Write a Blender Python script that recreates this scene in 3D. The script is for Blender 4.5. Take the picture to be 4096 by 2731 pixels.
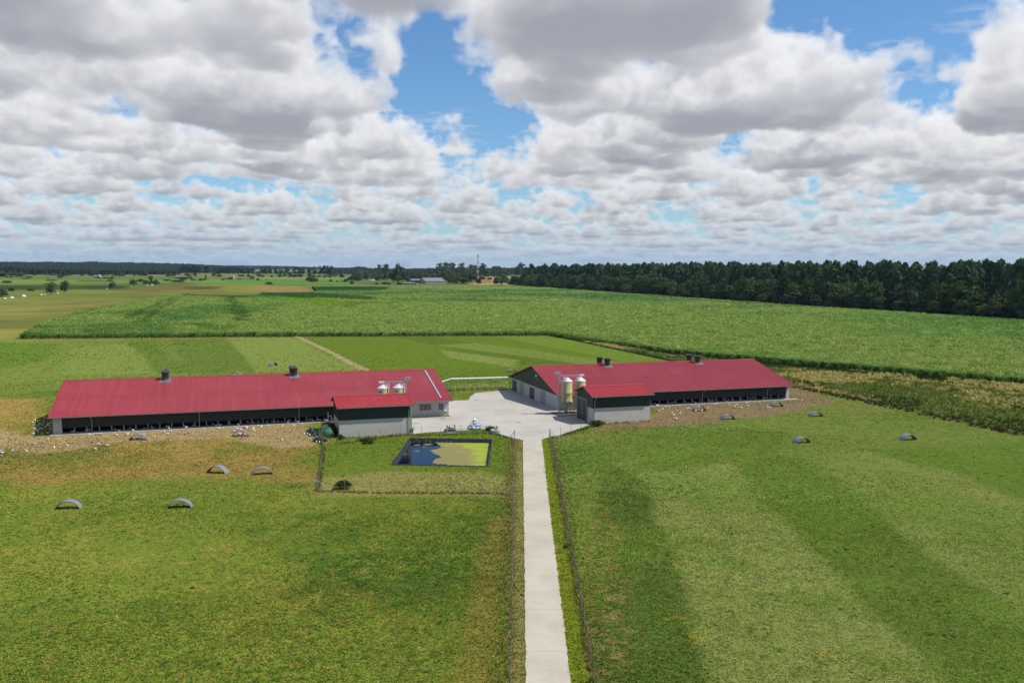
import bpy, bmesh, math, random
import numpy as np
from mathutils import Vector, Matrix
from mathutils.geometry import tessellate_polygon

for o in list(bpy.data.objects):
    bpy.data.objects.remove(o)
SC = bpy.context.scene
COL = SC.collection
rnd = random.Random(11)
RAD = math.radians

# ------------------------------------------------------------------ camera
# World: x runs along the two barns' ridges, y away from the viewer, z up, metres.
CAM = np.array([0.0, -153.42, 27.0])
F_PX = 3512.97                       # focal length in photo pixels (4096 wide)
PIT, ROL, YAW = RAD(4.8848), RAD(0.3183), RAD(18.0573)
FW = np.array([math.sin(YAW)*math.cos(PIT), math.cos(YAW)*math.cos(PIT), -math.sin(PIT)])
_R = np.array([math.cos(YAW), -math.sin(YAW), 0.0]); _U = np.cross(_R, FW)
RT = _R*math.cos(ROL) + _U*math.sin(ROL)
UP = -_R*math.sin(ROL) + _U*math.cos(ROL)
cam = bpy.data.cameras.new('camera')
cam.sensor_width = 36.0
cam.lens = F_PX/4096*36.0
cam.clip_start = 0.5
cam.clip_end = 60000
co = bpy.data.objects.new('camera', cam)
COL.objects.link(co)
m = Matrix.Identity(4)
for i in range(3):
    m[i][0] = RT[i]; m[i][1] = UP[i]; m[i][2] = -FW[i]; m[i][3] = CAM[i]
co.matrix_world = m
SC.camera = co

def at(px, py, z=0.0):
    """surveyed ground point seen at a photo pixel"""
    d = FW*F_PX + RT*(px-2048) - UP*(py-1365.5)
    t = (z-CAM[2])/d[2]
    return CAM + d*t
def at_plane(px, py, axis, val):
    d = FW*F_PX + RT*(px-2048) - UP*(py-1365.5)
    return CAM + d*((val-CAM[axis])/d[axis])
def ppm(p):
    return F_PX/float((np.array(p)-CAM)@FW)

# ------------------------------------------------------------------ light, exposure
SUN_D = np.array([4.9, -2.2, 6.9]); SUN_D /= np.linalg.norm(SUN_D)
SUN_EL = math.asin(SUN_D[2]); SUN_AZ = math.atan2(SUN_D[0], SUN_D[1])
sl = bpy.data.lights.new('sun', 'SUN')
sl.energy = 4.8
sl.angle = RAD(0.55)
sl.color = (1.0, 0.945, 0.86)
so = bpy.data.objects.new('sun', sl)
COL.objects.link(so)
so.rotation_euler = Vector(SUN_D).to_track_quat('Z', 'Y').to_euler()
so.location = (60, -40, 120)
SC.view_settings.view_transform = 'Standard'
SC.view_settings.look = 'None'
SC.view_settings.exposure = 0.0
SC.view_settings.gamma = 1.0
SC.view_settings.use_curve_mapping = False
SC.render.engine = 'CYCLES'
SC.cycles.use_denoising = True
SC.cycles.max_bounces = 6
SC.cycles.diffuse_bounces = 3
SC.cycles.glossy_bounces = 3
SC.cycles.transmission_bounces = 3
SC.cycles.transparent_max_bounces = 8
SC.cycles.volume_bounces = 0
SC.cycles.sample_clamp_indirect = 6.0

# ------------------------------------------------------------------ sky: cumulus field worked out by marching rays through a cloud layer
NV = 192
def band_noise(beta, kmin, kmax, seed):
    r = np.random.default_rng(seed)
    k = np.fft.fftfreq(NV)*NV; kz = np.fft.rfftfreq(NV)*NV
    K = np.sqrt(k[:, None, None]**2 + k[None, :, None]**2 + kz[None, None, :]**2)
    w = np.fft.rfftn(r.standard_normal((NV, NV, NV), dtype=np.float32))
    v = np.fft.irfftn(w*np.where((K >= kmin) & (K <= kmax), np.maximum(K, 1)**(-beta/2.0), 0), s=(NV, NV, NV)).astype(np.float32)
    return v/v.std()
BV = np.zeros((NV, NV, NV), np.float32)
for _i, (_a, _b, _w) in enumerate(((2, 5, 1.0), (5, 11, .6), (11, 24, .38), (24, 50, .24), (50, 96, .14))):
    BV += _w*(np.abs(band_noise(2, _a, _b, 1+_i)) - .8)
BV /= BV.std()
BFL = BV.ravel()
N2 = 512
def noise2(beta, kmin, kmax, seed, n=N2):
    r = np.random.default_rng(seed)
    k = np.fft.fftfreq(n)*n; kx = np.fft.rfftfreq(n)*n
    K = np.sqrt(k[:, None]**2 + kx[None]**2)
    w = np.fft.rfft2(r.standard_normal((n, n)))
    v = np.fft.irfft2(w*np.where((K >= kmin) & (K <= kmax), np.maximum(K, 1)**(-beta/2), 0), s=(n, n))
    return (v/v.std()).astype(np.float32)
CV = noise2(2.6, 11, 160, 21)
CV2 = noise2(2.6, 7, 120, 33)
def lut2(A, fx, fy):
    n = A.shape[0]
    i = np.floor(fx).astype(np.int64); j = np.floor(fy).astype(np.int64); u = fx-i; v = fy-j
    i %= n; j %= n; i1 = (i+1) % n; j1 = (j+1) % n
    return (A[i, j]*(1-u)+A[i1, j]*u)*(1-v) + (A[i, j1]*(1-u)+A[i1, j1]*u)*v
def tri3(x, y, z):
    x0 = np.floor(x).astype(np.int32); y0 = np.floor(y).astype(np.int32); z0 = np.floor(z).astype(np.int32)
    u = (x-x0).astype(np.float32); v = (y-y0).astype(np.float32); w = (z-z0).astype(np.float32)
    x0 %= NV; y0 %= NV; z0 %= NV; x1 = (x0+1) % NV; y1 = (y0+1) % NV; z1 = (z0+1) % NV
    X = lambda a, b, c: BFL[(a*NV+b)*NV+c]
    a = X(x0, y0, z0)*(1-u)+X(x1, y0, z0)*u; b = X(x0, y1, z0)*(1-u)+X(x1, y1, z0)*u
    c = X(x0, y0, z1)*(1-u)+X(x1, y0, z1)*u; d = X(x0, y1, z1)*(1-u)+X(x1, y1, z1)*u
    return (a*(1-v)+b*v)*(1-w)+(c*(1-v)+d*v)*w
# cloud banks (positive) and gaps (negative): where their bases stand, as bearings seen from the farm (x, y, rx, ry, weight)
BANKS = [(230,90,420,120,1.25),(40,60,200,130,.9),(20,330,160,60,.5),(1000,-10,240,45,.7),(1250,120,200,90,.4),(720,60,330,110,.9),(560,240,230,90,1.0),(640,320,150,45,.9),(160,310,260,60,.8),(520,400,200,35,.6),(150,430,260,50,.6),
(830,105,110,45,-1.5),(985,200,60,120,-1.6),(420,462,240,22,-1.2),(740,330,40,70,-.9),(1000,290,120,30,-.6),(880,170,60,40,.5),
(1400,110,330,110,1.3),(1620,60,170,80,1.0),(1270,245,150,45,.9),(2080,50,290,105,-2.4),(1900,110,150,45,-1.6),(1500,235,60,35,-1.0),
(1800,270,300,60,1.1),(1560,310,130,40,.8),(2310,280,110,80,1.2),(1950,335,170,14,-.7),(1150,330,55,60,-1.1),(1130,500,60,20,-.5),
(850,400,190,55,1.0),(1060,350,100,28,.6),(1110,420,70,30,.4),(1430,400,220,70,.9),(1980,400,330,60,.9),(1260,530,100,15,-.4),(2250,400,150,50,.6)]
HB, HT, TH = 1.0, 1.7, -0.45
def cov(x, y, dist):
    c = lut2(CV, x*N2/46, y*N2/46)*0.55
    far = np.clip((dist-16)/20, 0, 1)
    c = c*(1-.35*far) + far*(lut2(CV2, x*N2/90, y*N2/90)*.5+.16)
    zc = x*FW[0]+y*FW[1]+HB*FW[2]
    ok = zc > .5
    zz = np.where(ok, zc, 1)
    px = (2048+F_PX*(x*RT[0]+y*RT[1]+HB*RT[2])/zz)/1.7415; py = (1365.5-F_PX*(x*UP[0]+y*UP[1]+HB*UP[2])/zz)/1.7415
    b = np.zeros_like(c)
    for (bx, by, rx, ry, w) in BANKS:
        d = ((px-bx)/rx)**2+((py-by)/ry)**2
        b += w*np.exp(-1.1*d*d)
    near = np.clip((14-dist)/6, 0, 1)
    return c*(1-.2*near)+np.where(ok, b, 0)*near
def dens(x, y, z, c, fine=True):
    h = (z-HB)/(HT-HB)
    prof = np.where(h < .10, (.10-h)*9, 0)+np.clip(h-.05, 0, 2)**1.1*1.45
    k = NV/4.8
    r = np.sqrt(x*x+y*y)
    d = c+TH-prof-0.43*tri3(x*k, y*k, z*k*1.25)*np.clip(1.3-r/60, .35, 1)
    if fine:
        k = NV/1.7
        d = d-0.21*tri3(x*k, y*k, z*k)*np.clip(1.25-r/22, .12, 1)
    return d
def march(D, steps):
    D = D/np.linalg.norm(D, axis=1, keepdims=True); n = len(D)
    dz = np.maximum(D[:, 2], .0035); Re = 6371.
    dist = lambda h: -Re*dz+np.sqrt((Re*dz)**2+2*Re*h)
    d0 = dist(HB); d1 = dist(HT)
    T = np.ones(n, np.float32); L = np.zeros((n, 3), np.float32)
    r = np.random.default_rng(3).random(n)
    for k in range(steps):
        h = (k+r)/steps
        d = d0+(d1-d0)*h
        act = T > .02
        if not act.any(): break
        xa, ya, za = (D[:, 0]*d)[act], (D[:, 1]*d)[act], (HB+h*(HT-HB))[act]
        c = cov(xa, ya, d0[act])
        de = dens(xa, ya, za, c)
        step = ((d1-d0)/steps)[act]
        mk = de > 0
        if not mk.any(): continue
        idx = np.nonzero(act)[0][mk]
        xm, ym, zm, cm, dm = xa[mk], ya[mk], za[mk], c[mk], de[mk]
        tau = np.zeros(len(xm))
        for q, (l, w) in enumerate(((.05, .07), (.12, .1), (.26, .19), (.5, .25))):
            tau += w*np.clip(dens(xm+SUN_D[0]*l, ym+SUN_D[1]*l, zm+SUN_D[2]*l, cm, q < 2), 0, 1.0)
        hh = (zm-HB)/(HT-HB)
        sun = .38*np.exp(-tau*18)+.62*np.exp(-tau*3.0)
        fr_ = np.clip((d0[idx]-6)/8, 0, 1)
        amb = .74-.20*fr_+(.26+.20*fr_)*np.clip(hh*1.3, 0, 1)
        lit = np.stack([.41*amb+.54*sun, .43*amb+.525*sun, .50*amb+.48*sun], 1)
        a = 1-np.exp(-np.clip(dm*1.9, 0, 1)*10.*np.minimum(step[mk], .14))
        w = T[idx]*a
        L[idx] += w[:, None]*lit
        T[idx] *= 1-a
    # thin veils torn off the cloud edges
    mid = (d0+d1)/2; xv, yv = D[:, 0]*mid, D[:, 1]*mid; cc = cov(xv, yv, d0)
    vn = lut2(CV2, xv*N2/21+40, yv*N2/21)*.6+lut2(CV, xv*N2/9.5, yv*N2/9.5)*.5+tri3(xv*NV/2.1, yv*NV/2.1, xv*0+7.)*-.35
    va = np.clip((cc+TH+.78)/.55, 0, 1)*np.clip(vn*.5+.06, 0, 1)*.5*np.clip((30-d0)/14, 0, 1)
    L += (T*va)[:, None]*np.array([.70, .735, .80]); T = T*(1-va)
    A = 1-T
    col = np.where(A[:, None] > .01, L/np.maximum(A, .01)[:, None], .7)
    hz = np.clip(1-np.exp(-(d0-8)/58.), 0, .88)          # far clouds sink into pale air
    hc = np.array([.37, .52, .69])
    A2 = A*(1-hz)+hz
    col = (col*(A*(1-hz))[:, None]+hc*hz[:, None])/np.maximum(A2, .01)[:, None]
    return np.concatenate([col, A2[:, None]], 1).astype(np.float32)
def img(name, arr):
    h, w = arr.shape[:2]
    im = bpy.data.images.new(name, w, h, alpha=True, float_buffer=True)
    im.colorspace_settings.name = 'Non-Color'
    im.alpha_mode = 'CHANNEL_PACKED'
    im.pixels.foreach_set(np.ascontiguousarray(arr, np.float32).ravel())
    im.update(); im.pack()
    return im
AZH, ELT = RAD(37.0), RAD(19.5)      # finely worked sector round the view; the rest of the dome is coarser
def dome_grid(w, h, az0, az1, el0, el1, steps):
    az = az0+(np.arange(w)+.5)/w*(az1-az0); el = el0+(np.arange(h)+.5)/h*(el1-el0)
    A, E = np.meshgrid(az, el)
    D = np.stack([np.sin(A)*np.cos(E), np.cos(A)*np.cos(E), np.sin(E)], -1).reshape(-1, 3)
    out = np.concatenate([march(D[i:i+60000], steps) for i in range(0, len(D), 60000)])
    out = out.reshape(h, w, 4)
    for lim, n in ((RAD(7), 1), (RAD(4), 2)):
        r_ = int(np.searchsorted(el, lim))
        for _ in range(n): out[:r_] = (np.roll(out[:r_], 1, 1)+2*out[:r_]+np.roll(out[:r_], -1, 1))/4
    return out
sky_fine = img('cloud_sector', dome_grid(1240, 330, YAW-AZH, YAW+AZH, 0, ELT, 76))
sky_wide = img('cloud_dome', dome_grid(640, 160, YAW-math.pi, YAW+math.pi, 0, math.pi/2, 30))

world = bpy.data.worlds.new('World')
SC.world = world
world.use_nodes = True
nt = world.node_tree
nt.nodes.clear()
def N(t, **kw):
    n = nt.nodes.new(t)
    for k, v in kw.items(): setattr(n, k, v)
    return n
def math_(op, a, b=None, clamp=False):
    n = N('ShaderNodeMath', operation=op, use_clamp=clamp)
    for i, v in enumerate((a, b)):
        if v is None: continue
        if isinstance(v, (int, float)): n.inputs[i].default_value = v
        else: nt.links.new(v, n.inputs[i])
    return n.outputs[0]
tc = N('ShaderNodeTexCoord')
# bearing measured from the view so that the seam lies behind
sep = N('ShaderNodeSeparateXYZ'); nt.links.new(tc.outputs['Generated'], sep.inputs[0])
cyw, syw = math.cos(YAW), math.sin(YAW)
xr = math_('SUBTRACT', math_('MULTIPLY', sep.outputs[0], cyw), math_('MULTIPLY', sep.outputs[1], syw))
yr = math_('ADD', math_('MULTIPLY', sep.outputs[0], syw), math_('MULTIPLY', sep.outputs[1], cyw))
az = math_('ARCTAN2', xr, yr)
el = math_('ARCSINE', math_('MAXIMUM', math_('MINIMUM', sep.outputs[2], 1.0), 0.0))
def uvimg(im, hw, top, ext):
    u = math_('ADD', math_('MULTIPLY', az, .5/hw), .5); v = math_('MULTIPLY', el, 1/top)
    cb = N('ShaderNodeCombineXYZ'); nt.links.new(u, cb.inputs[0]); nt.links.new(v, cb.inputs[1])
    t = N('ShaderNodeTexImage', image=im, extension=ext, interpolation='Cubic')
    nt.links.new(cb.outputs[0], t.inputs[0]); return t
ta = uvimg(sky_fine, AZH, ELT, 'EXTEND'); tb = uvimg(sky_wide, math.pi, math.pi/2, 'EXTEND')
fa = math_('MULTIPLY', math_('SUBTRACT', AZH, math_('ABSOLUTE', az)), 1/RAD(3), True)
fe = math_('MULTIPLY', math_('SUBTRACT', ELT, el), 1/RAD(1.4), True)
fac = math_('MULTIPLY', fa, fe)
mc = N('ShaderNodeMix', data_type='RGBA'); nt.links.new(fac, mc.inputs[0]); nt.links.new(tb.outputs[0], mc.inputs[6]); nt.links.new(ta.outputs[0], mc.inputs[7])
ma = N('ShaderNodeMix', data_type='FLOAT'); nt.links.new(fac, ma.inputs[0]); nt.links.new(tb.outputs[1], ma.inputs[2]); nt.links.new(ta.outputs[1], ma.inputs[3])
sky = N('ShaderNodeTexSky', sky_type='NISHITA', sun_disc=False, sun_elevation=SUN_EL, sun_rotation=SUN_AZ, altitude=60, air_density=1.0, dust_density=0.3, ozone_density=3.0)
b1 = N('ShaderNodeBackground'); b1.inputs[1].default_value = 0.115
sm = N('ShaderNodeMix', data_type='RGBA', blend_type='MULTIPLY'); sm.inputs[0].default_value = 1; sm.inputs[7].default_value = (.68, .93, 1.12, 1); nt.links.new(sky.outputs[0], sm.inputs[6]); nt.links.new(sm.outputs[2], b1.inputs[0])
b2 = N('ShaderNodeBackground'); b2.inputs[1].default_value = 1.0; nt.links.new(mc.outputs[2], b2.inputs[0])
mx = N('ShaderNodeMixShader'); nt.links.new(ma.outputs[0], mx.inputs[0]); nt.links.new(b1.outputs[0], mx.inputs[1]); nt.links.new(b2.outputs[0], mx.inputs[2])
ow = N('ShaderNodeOutputWorld'); nt.links.new(mx.outputs[0], ow.inputs[0])


# ------------------------------------------------------------------ helpers
def lin(r, g, b, k=1.0):
    f = lambda c: (c/255/12.92 if c <= 10 else ((c/255+.055)/1.055)**2.4)*k
    return (f(r), f(g), f(b))
class NT:
    """small wrapper for building a material's nodes"""
    def __init__(s, name):
        s.m = bpy.data.materials.new(name); s.m.use_nodes = True
        s.t = s.m.node_tree; s.t.nodes.clear()
    def n(s, t, ins=None, **kw):
        n = s.t.nodes.new(t)
        for k, v in kw.items(): setattr(n, k, v)
        for k, v in (ins or {}).items():
            if hasattr(v, 'is_linked'): s.t.links.new(v, n.inputs[k])
            else: n.inputs[k].default_value = v
        return n
    def out(s, sh, vol=None):
        o = s.n('ShaderNodeOutputMaterial')
        if sh is not None: s.t.links.new(sh, o.inputs[0])
        if vol is not None: s.t.links.new(vol, o.inputs[1])
        return s.m
    def pos(s): return s.n('ShaderNodeNewGeometry').outputs[0]
    def noise(s, vec, scale, detail=4, rough=.55):
        return s.n('ShaderNodeTexNoise', {'Vector': vec, 'Scale': scale, 'Detail': detail, 'Roughness': rough}).outputs[0]
    def ramp(s, fac, stops):
        r = s.n('ShaderNodeValToRGB', {0: fac}); e = r.color_ramp.elements
        while len(e) < len(stops): e.new(.5)
        for i, (p, c) in enumerate(stops): e[i].position = p; e[i].color = (*c, 1) if len(c) == 3 else c
        return r.outputs[0]
    def mix(s, f, a, b, bt='MIX'):
        n = s.n('ShaderNodeMix', data_type='RGBA', blend_type=bt)
        for i, v in ((0, f), (6, a), (7, b)):
            if hasattr(v, 'is_linked'): s.t.links.new(v, n.inputs[i])
            elif i == 0: n.inputs[0].default_value = v
            else: n.inputs[i].default_value = (*v, 1)
        return n.outputs[2]
    def bump(s, h, strength, dist):
        return s.n('ShaderNodeBump', {'Height': h, 'Strength': strength, 'Distance': dist}).outputs[0]
    def bsdf(s, col, rough=.6, metal=0.0, normal=None, spec=None):
        i = {'Roughness': rough, 'Metallic': metal}
        i['Base Color'] = (*col, 1) if isinstance(col, tuple) else col
        if normal is not None: i['Normal'] = normal
        if spec is not None: i['Specular IOR Level'] = spec
        return s.n('ShaderNodeBsdfPrincipled', i).outputs[0]
def m_plain(name, col, rough=.6, metal=0.0, var=.12, scale=1.5, spec=None, stain=None):
    """colour with soft large mottling, a fine grain and, if given, stain patches"""
    t = NT(name); p = t.pos()
    a = t.noise(p, scale, 5); b = t.noise(p, scale*9, 3)
    f = t.n('ShaderNodeMath', {0: a, 1: b}, operation='ADD').outputs[0]
    f = t.n('ShaderNodeMapRange', {0: f, 1: .6, 2: 1.4, 3: 1-var, 4: 1+var}).outputs[0]
    c = t.mix(1.0, col, f, 'MULTIPLY')
    if stain:
        sc, sf = stain
        k = t.ramp(t.noise(p, scale*.6, 6, .7), [(.52, (0, 0, 0)), (.72, (1, 1, 1))])
        k = t.n('ShaderNodeMath', {0: k, 1: sf}, operation='MULTIPLY').outputs[0]
        c = t.mix(k, c, sc)
    return t.out(t.bsdf(c, rough, metal, t.bump(b, .15, .02), spec))
def m_leaf(name, col, var=.35, trans=.25, hue=None):
    t = NT(name)
    oi = t.n('ShaderNodeObjectInfo').outputs['Random']
    v = t.n('ShaderNodeMapRange', {0: oi, 1: 0, 2: 1, 3: 1-var, 4: 1+var}).outputs[0]
    ns = t.noise(t.pos(), .45, 3)
    v2 = t.n('ShaderNodeMapRange', {0: ns, 1: .3, 2: .7, 3: .72, 4: 1.28}).outputs[0]
    c = t.mix(1.0, col, v, 'MULTIPLY'); c = t.mix(1.0, c, v2, 'MULTIPLY')
    if hue:
        o2 = t.n('ShaderNodeMath', {0: oi, 1: 7.31}, operation='MULTIPLY').outputs[0]
        o2 = t.n('ShaderNodeMath', {0: o2}, operation='FRACT').outputs[0]
        o2 = t.n('ShaderNodeMath', {0: o2, 1: .55}, operation='MULTIPLY').outputs[0]
        c = t.mix(o2, c, hue)
    d = t.n('ShaderNodeBsdfDiffuse', {'Color': c}).outputs[0]
    r = t.n('ShaderNodeBsdfTranslucent', {'Color': c}).outputs[0]
    return t.out(t.n('ShaderNodeMixShader', {0: trans, 1: d, 2: r}).outputs[0])
def m_attr(name, trans=.3, rough=None):
    """plant matter whose own colour is stored on the mesh"""
    t = NT(name)
    c = t.n('ShaderNodeAttribute', attribute_name='col').outputs[0]
    d = t.n('ShaderNodeBsdfDiffuse', {'Color': c}).outputs[0]
    r = t.n('ShaderNodeBsdfTranslucent', {'Color': c}).outputs[0]
    return t.out(t.n('ShaderNodeMixShader', {0: trans, 1: d, 2: r}).outputs[0])

class MB:
    """collects shapes (world coordinates) and links them as ONE mesh object"""
    def __init__(s): s.v = []; s.f = []; s.mi = []
    def add(s, vs, fs, mi=0):
        k = len(s.v); s.v += [tuple(map(float, p)) for p in vs]; s.f += [tuple(i+k for i in f) for f in fs]; s.mi += [mi]*len(fs); return s
    def box(s, x0, x1, y0, y1, z0, z1, mi=0):
        v = [(x, y, z) for z in (z0, z1) for y in (y0, y1) for x in (x0, x1)]
        return s.add(v, [(0, 2, 3, 1), (4, 5, 7, 6), (0, 1, 5, 4), (2, 6, 7, 3), (0, 4, 6, 2), (1, 3, 7, 5)], mi)
    def prism(s, poly, vec, mi=0):
        n = len(poly); a = [Vector(p) for p in poly]; b = [p+Vector(vec) for p in a]
        return s.add(a+b, [tuple(range(n-1, -1, -1)), tuple(range(n, 2*n))]+[(i, (i+1) % n, n+(i+1) % n, n+i) for i in range(n)], mi)
    def tube(s, pts, r, n=8, cap=True, mi=0):
        pts = [Vector(p) for p in pts]; rs = r if isinstance(r, (list, tuple)) else [r]*len(pts)
        vs = []; fs = []
        for i, p in enumerate(pts):
            d = (pts[min(i+1, len(pts)-1)]-pts[max(i-1, 0)]).normalized()
            a = Vector((0, 0, 1)) if abs(d.z) < .9 else Vector((1, 0, 0))
            x = d.cross(a).normalized(); y = x.cross(d)
            vs += [p+(x*math.cos(2*math.pi*k/n)+y*math.sin(2*math.pi*k/n))*rs[i] for k in range(n)]
        for i in range(len(pts)-1):
            for k in range(n):
                k2 = (k+1) % n; fs.append((i*n+k, i*n+k2, (i+1)*n+k2, (i+1)*n+k))
        if cap: fs += [tuple(range(n)), tuple(range((len(pts)-1)*n+n-1, (len(pts)-1)*n-1, -1))]
        return s.add(vs, fs, mi)
    def lathe(s, c, prof, n=24, mi=0):
        vs = []; fs = []
        for (r, z) in prof:
            vs += [(c[0]+r*math.cos(2*math.pi*k/n), c[1]+r*math.sin(2*math.pi*k/n), c[2]+z) for k in range(n)]
        for i in range(len(prof)-1):
            for k in range(n):
                k2 = (k+1) % n; fs.append((i*n+k, i*n+k2, (i+1)*n+k2, (i+1)*n+k))
        fs += [tuple(range(n-1, -1, -1)), tuple(range((len(prof)-1)*n, len(prof)*n))]
        return s.add(vs, fs, mi)
    def build(s, name, mat, parent=None, smooth=False, origin=None):
        me = bpy.data.meshes.new(name)
        o0 = Vector(origin) if origin is not None else (worldloc(parent) if parent else Vector((0, 0, 0)))
        me.from_pydata([tuple(Vector(p)-o0) for p in s.v], [], s.f)
        for mm in (mat if isinstance(mat, (list, tuple)) else [mat]): me.materials.append(mm)
        if len(set(s.mi)) > 1: me.polygons.foreach_set('material_index', s.mi)
        if smooth: me.polygons.foreach_set('use_smooth', [True]*len(s.f))
        bm = bmesh.new(); bm.from_mesh(me); bmesh.ops.recalc_face_normals(bm, faces=bm.faces); bm.to_mesh(me); bm.free()
        o = bpy.data.objects.new(name, me); COL.objects.link(o)
        if parent: o.parent = parent
        if origin is not None and not parent: o.location = origin
        return o
def worldloc(o):
    v = Vector(o.location)
    while o.parent: o = o.parent; v += o.location
    return v
def tag(o, label=None, cat=None, group=None, kind=None):
    if label: o['label'] = label
    if cat: o['category'] = cat
    if group: o['group'] = group
    if kind: o['kind'] = kind
    return o
def thing(name, label, cat, loc, group=None):
    o = bpy.data.objects.new(name, None); COL.objects.link(o); o.location = Vector(loc); o.empty_display_size = .5
    return tag(o, label, cat, group)
def copy_tree(o, parent=None):
    c = o.copy(); COL.objects.link(c)
    if parent: c.parent = parent
    for ch in list(o.children): copy_tree(ch, c)
    return c
def np_mesh(name, V, Fc, mat, col=None, parent=None, smooth=False):
    """V (n,3), Fc (m,k) arrays -> one mesh object"""
    me = bpy.data.meshes.new(name); V = np.asarray(V, np.float32); Fc = np.asarray(Fc, np.int32); k = Fc.shape[1]
    me.vertices.add(len(V)); me.vertices.foreach_set('co', V.ravel())
    me.loops.add(Fc.size); me.loops.foreach_set('vertex_index', Fc.ravel())
    me.polygons.add(len(Fc)); me.polygons.foreach_set('loop_start', np.arange(len(Fc), dtype=np.int32)*k)
    me.materials.append(mat)
    if smooth: me.polygons.foreach_set('use_smooth', np.ones(len(Fc), bool))
    if col is not None:
        a = me.color_attributes.new('col', 'FLOAT_COLOR', 'POINT')
        a.data.foreach_set('color', np.concatenate([col, np.ones((len(V), 1))], 1).astype(np.float32).ravel())
    me.update(); me.validate()
    o = bpy.data.objects.new(name, me); COL.objects.link(o)
    if parent: o.parent = parent
    return o

M = {}
def T_concrete():
    t = NT('yard_concrete'); p = t.pos()
    a = t.noise(p, .13, 6, .62); b = t.noise(p, 3.5, 5, .6)
    st = t.n('ShaderNodeMapping', {0: p, 3: (.06, 1.3, 1.0)}); st.inputs['Rotation'].default_value = (0, 0, .35)
    sk = t.noise(st.outputs[0], 1.0, 5, .6)
    c = t.ramp(a, [(.25, (.43, .40, .34)), (.5, (.54, .505, .44)), (.75, (.60, .565, .50))])
    k = t.ramp(sk, [(.56, (0, 0, 0)), (.74, (1, 1, 1))]); k = t.n('ShaderNodeMath', {0: k, 1: .6}, operation='MULTIPLY').outputs[0]
    c = t.mix(k, c, (.34, .32, .285))
    g = t.n('ShaderNodeMapRange', {0: b, 1: .3, 2: .7, 3: .93, 4: 1.06}).outputs[0]
    c = t.mix(1.0, c, g, 'MULTIPLY')
    return t.out(t.bsdf(c, .85, 0, t.bump(b, .2, .01), .3))
M['yard'] = T_concrete()
def T_road():
    t = NT('road_concrete'); p = t.pos()
    a = t.noise(p, .22, 6, .6); b = t.noise(p, 5, 5, .65)
    c = t.ramp(a, [(.3, (.49, .44, .345)), (.6, (.60, .55, .445)), (.8, (.55, .505, .41))])
    k = t.ramp(t.noise(p, .5, 5, .7), [(.58, (0, 0, 0)), (.8, (1, 1, 1))]); k = t.n('ShaderNodeMath', {0: k, 1: .6}, operation='MULTIPLY').outputs[0]
    c = t.mix(k, c, (.42, .39, .33))
    g = t.n('ShaderNodeMapRange', {0: b, 1: .3, 2: .7, 3: .92, 4: 1.07}).outputs[0]
    c = t.mix(1.0, c, g, 'MULTIPLY')
    return t.out(t.bsdf(c, .88, 0, t.bump(b, .25, .01), .25))
M['road'] = T_road()
M['wall'] = m_plain('wall_concrete', (.56, .545, .51), .85, var=.07, scale=.5, stain=((.44, .41, .36), .35))
M['wall_shed'] = m_plain('shed_concrete', (.58, .56, .51), .85, var=.07, scale=.6, stain=((.46, .43, .37), .3))
M['plinth'] = m_plain('plinth_concrete', (.16, .16, .17), .8)
M['apron'] = m_plain('apron_concrete', (.46, .40, .31), .9, var=.2, scale=.8, stain=((.33, .26, .17), .6))
def T_roof(name, c1, c2):
    t = NT(name); p = t.pos()
    a = t.noise(p, .18, 5, .6); b = t.noise(p, 2.2, 5, .65)
    c = t.ramp(a, [(.3, c1), (.7, c2)])
    g = t.n('ShaderNodeMapRange', {0: b, 1: .3, 2: .7, 3: .92, 4: 1.08}).outputs[0]
    c = t.mix(1.0, c, g, 'MULTIPLY')
    st = t.noise(t.n('ShaderNodeMapping', {0: p, 3: (1.6, .05, .05)}).outputs[0], 1.0, 5, .65); lg = t.noise(t.n('ShaderNodeMapping', {0: p, 3: (.05, .2, .2)}).outputs[0], 1.0, 3, .5)
    k = t.n('ShaderNodeMapRange', {0: st, 1: .50, 2: .78, 3: 0, 4: .34}).outputs[0]; c = t.mix(k, c, (.42, .16, .15))
    k = t.n('ShaderNodeMapRange', {0: lg, 1: .45, 2: .75, 3: 0, 4: .30}).outputs[0]; c = t.mix(k, c, (.30, .022, .026))
    return t.out(t.bsdf(c, .46, 0, None, .5))
M['roof'] = T_roof('red_sheet_roof', (.33, .030, .040), (.40, .042, .052))
M['roof_shed'] = T_roof('brighter_red_sheet_roof', (.42, .024, .030), (.46, .030, .036))
M['verge'] = m_plain('red_verge_flashing', (.36, .045, .045), .5)
M['gutter'] = m_plain('zinc_gutter', (.40, .39, .37), .45, .3, var=.1)
M['galv'] = m_plain('galvanised_steel', (.46, .48, .50), .42, .55, var=.15, scale=4)
M['galv_dark'] = m_plain('dull_steel', (.20, .21, .22), .5, .4, var=.2, scale=3)
M['green_clad'] = m_plain('dark_green_cladding', (.010, .024, .018), .5, var=.2, scale=1)
M['grey_clad'] = m_plain('charcoal_cladding', (.016, .018, .017), .6, var=.25, scale=.8)
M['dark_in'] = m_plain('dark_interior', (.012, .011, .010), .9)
M['door'] = m_plain('charcoal_door', (.022, .022, .026), .5, var=.15)
M['osb'] = m_plain('weathered_board', (.38, .35, .28), .85, var=.3, scale=5)
M['white'] = m_plain('white_paint', (.78, .78, .77), .45, var=.04)
M['silo'] = m_plain('cream_glassfibre', (.66, .57, .26), .5, var=.06, scale=2)
M['stack'] = m_plain('dark_brown_stack', (.035, .026, .022), .5, var=.3, scale=3)
M['flash'] = m_plain('lead_flashing', (.20, .22, .25), .6, .1, var=.3, scale=4)
M['lightstrip'] = m_plain('grey_light_strip', (.42, .44, .52), .35)
M['orange'] = m_plain('orange_plastic', (.62, .13, .04), .5)
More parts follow.
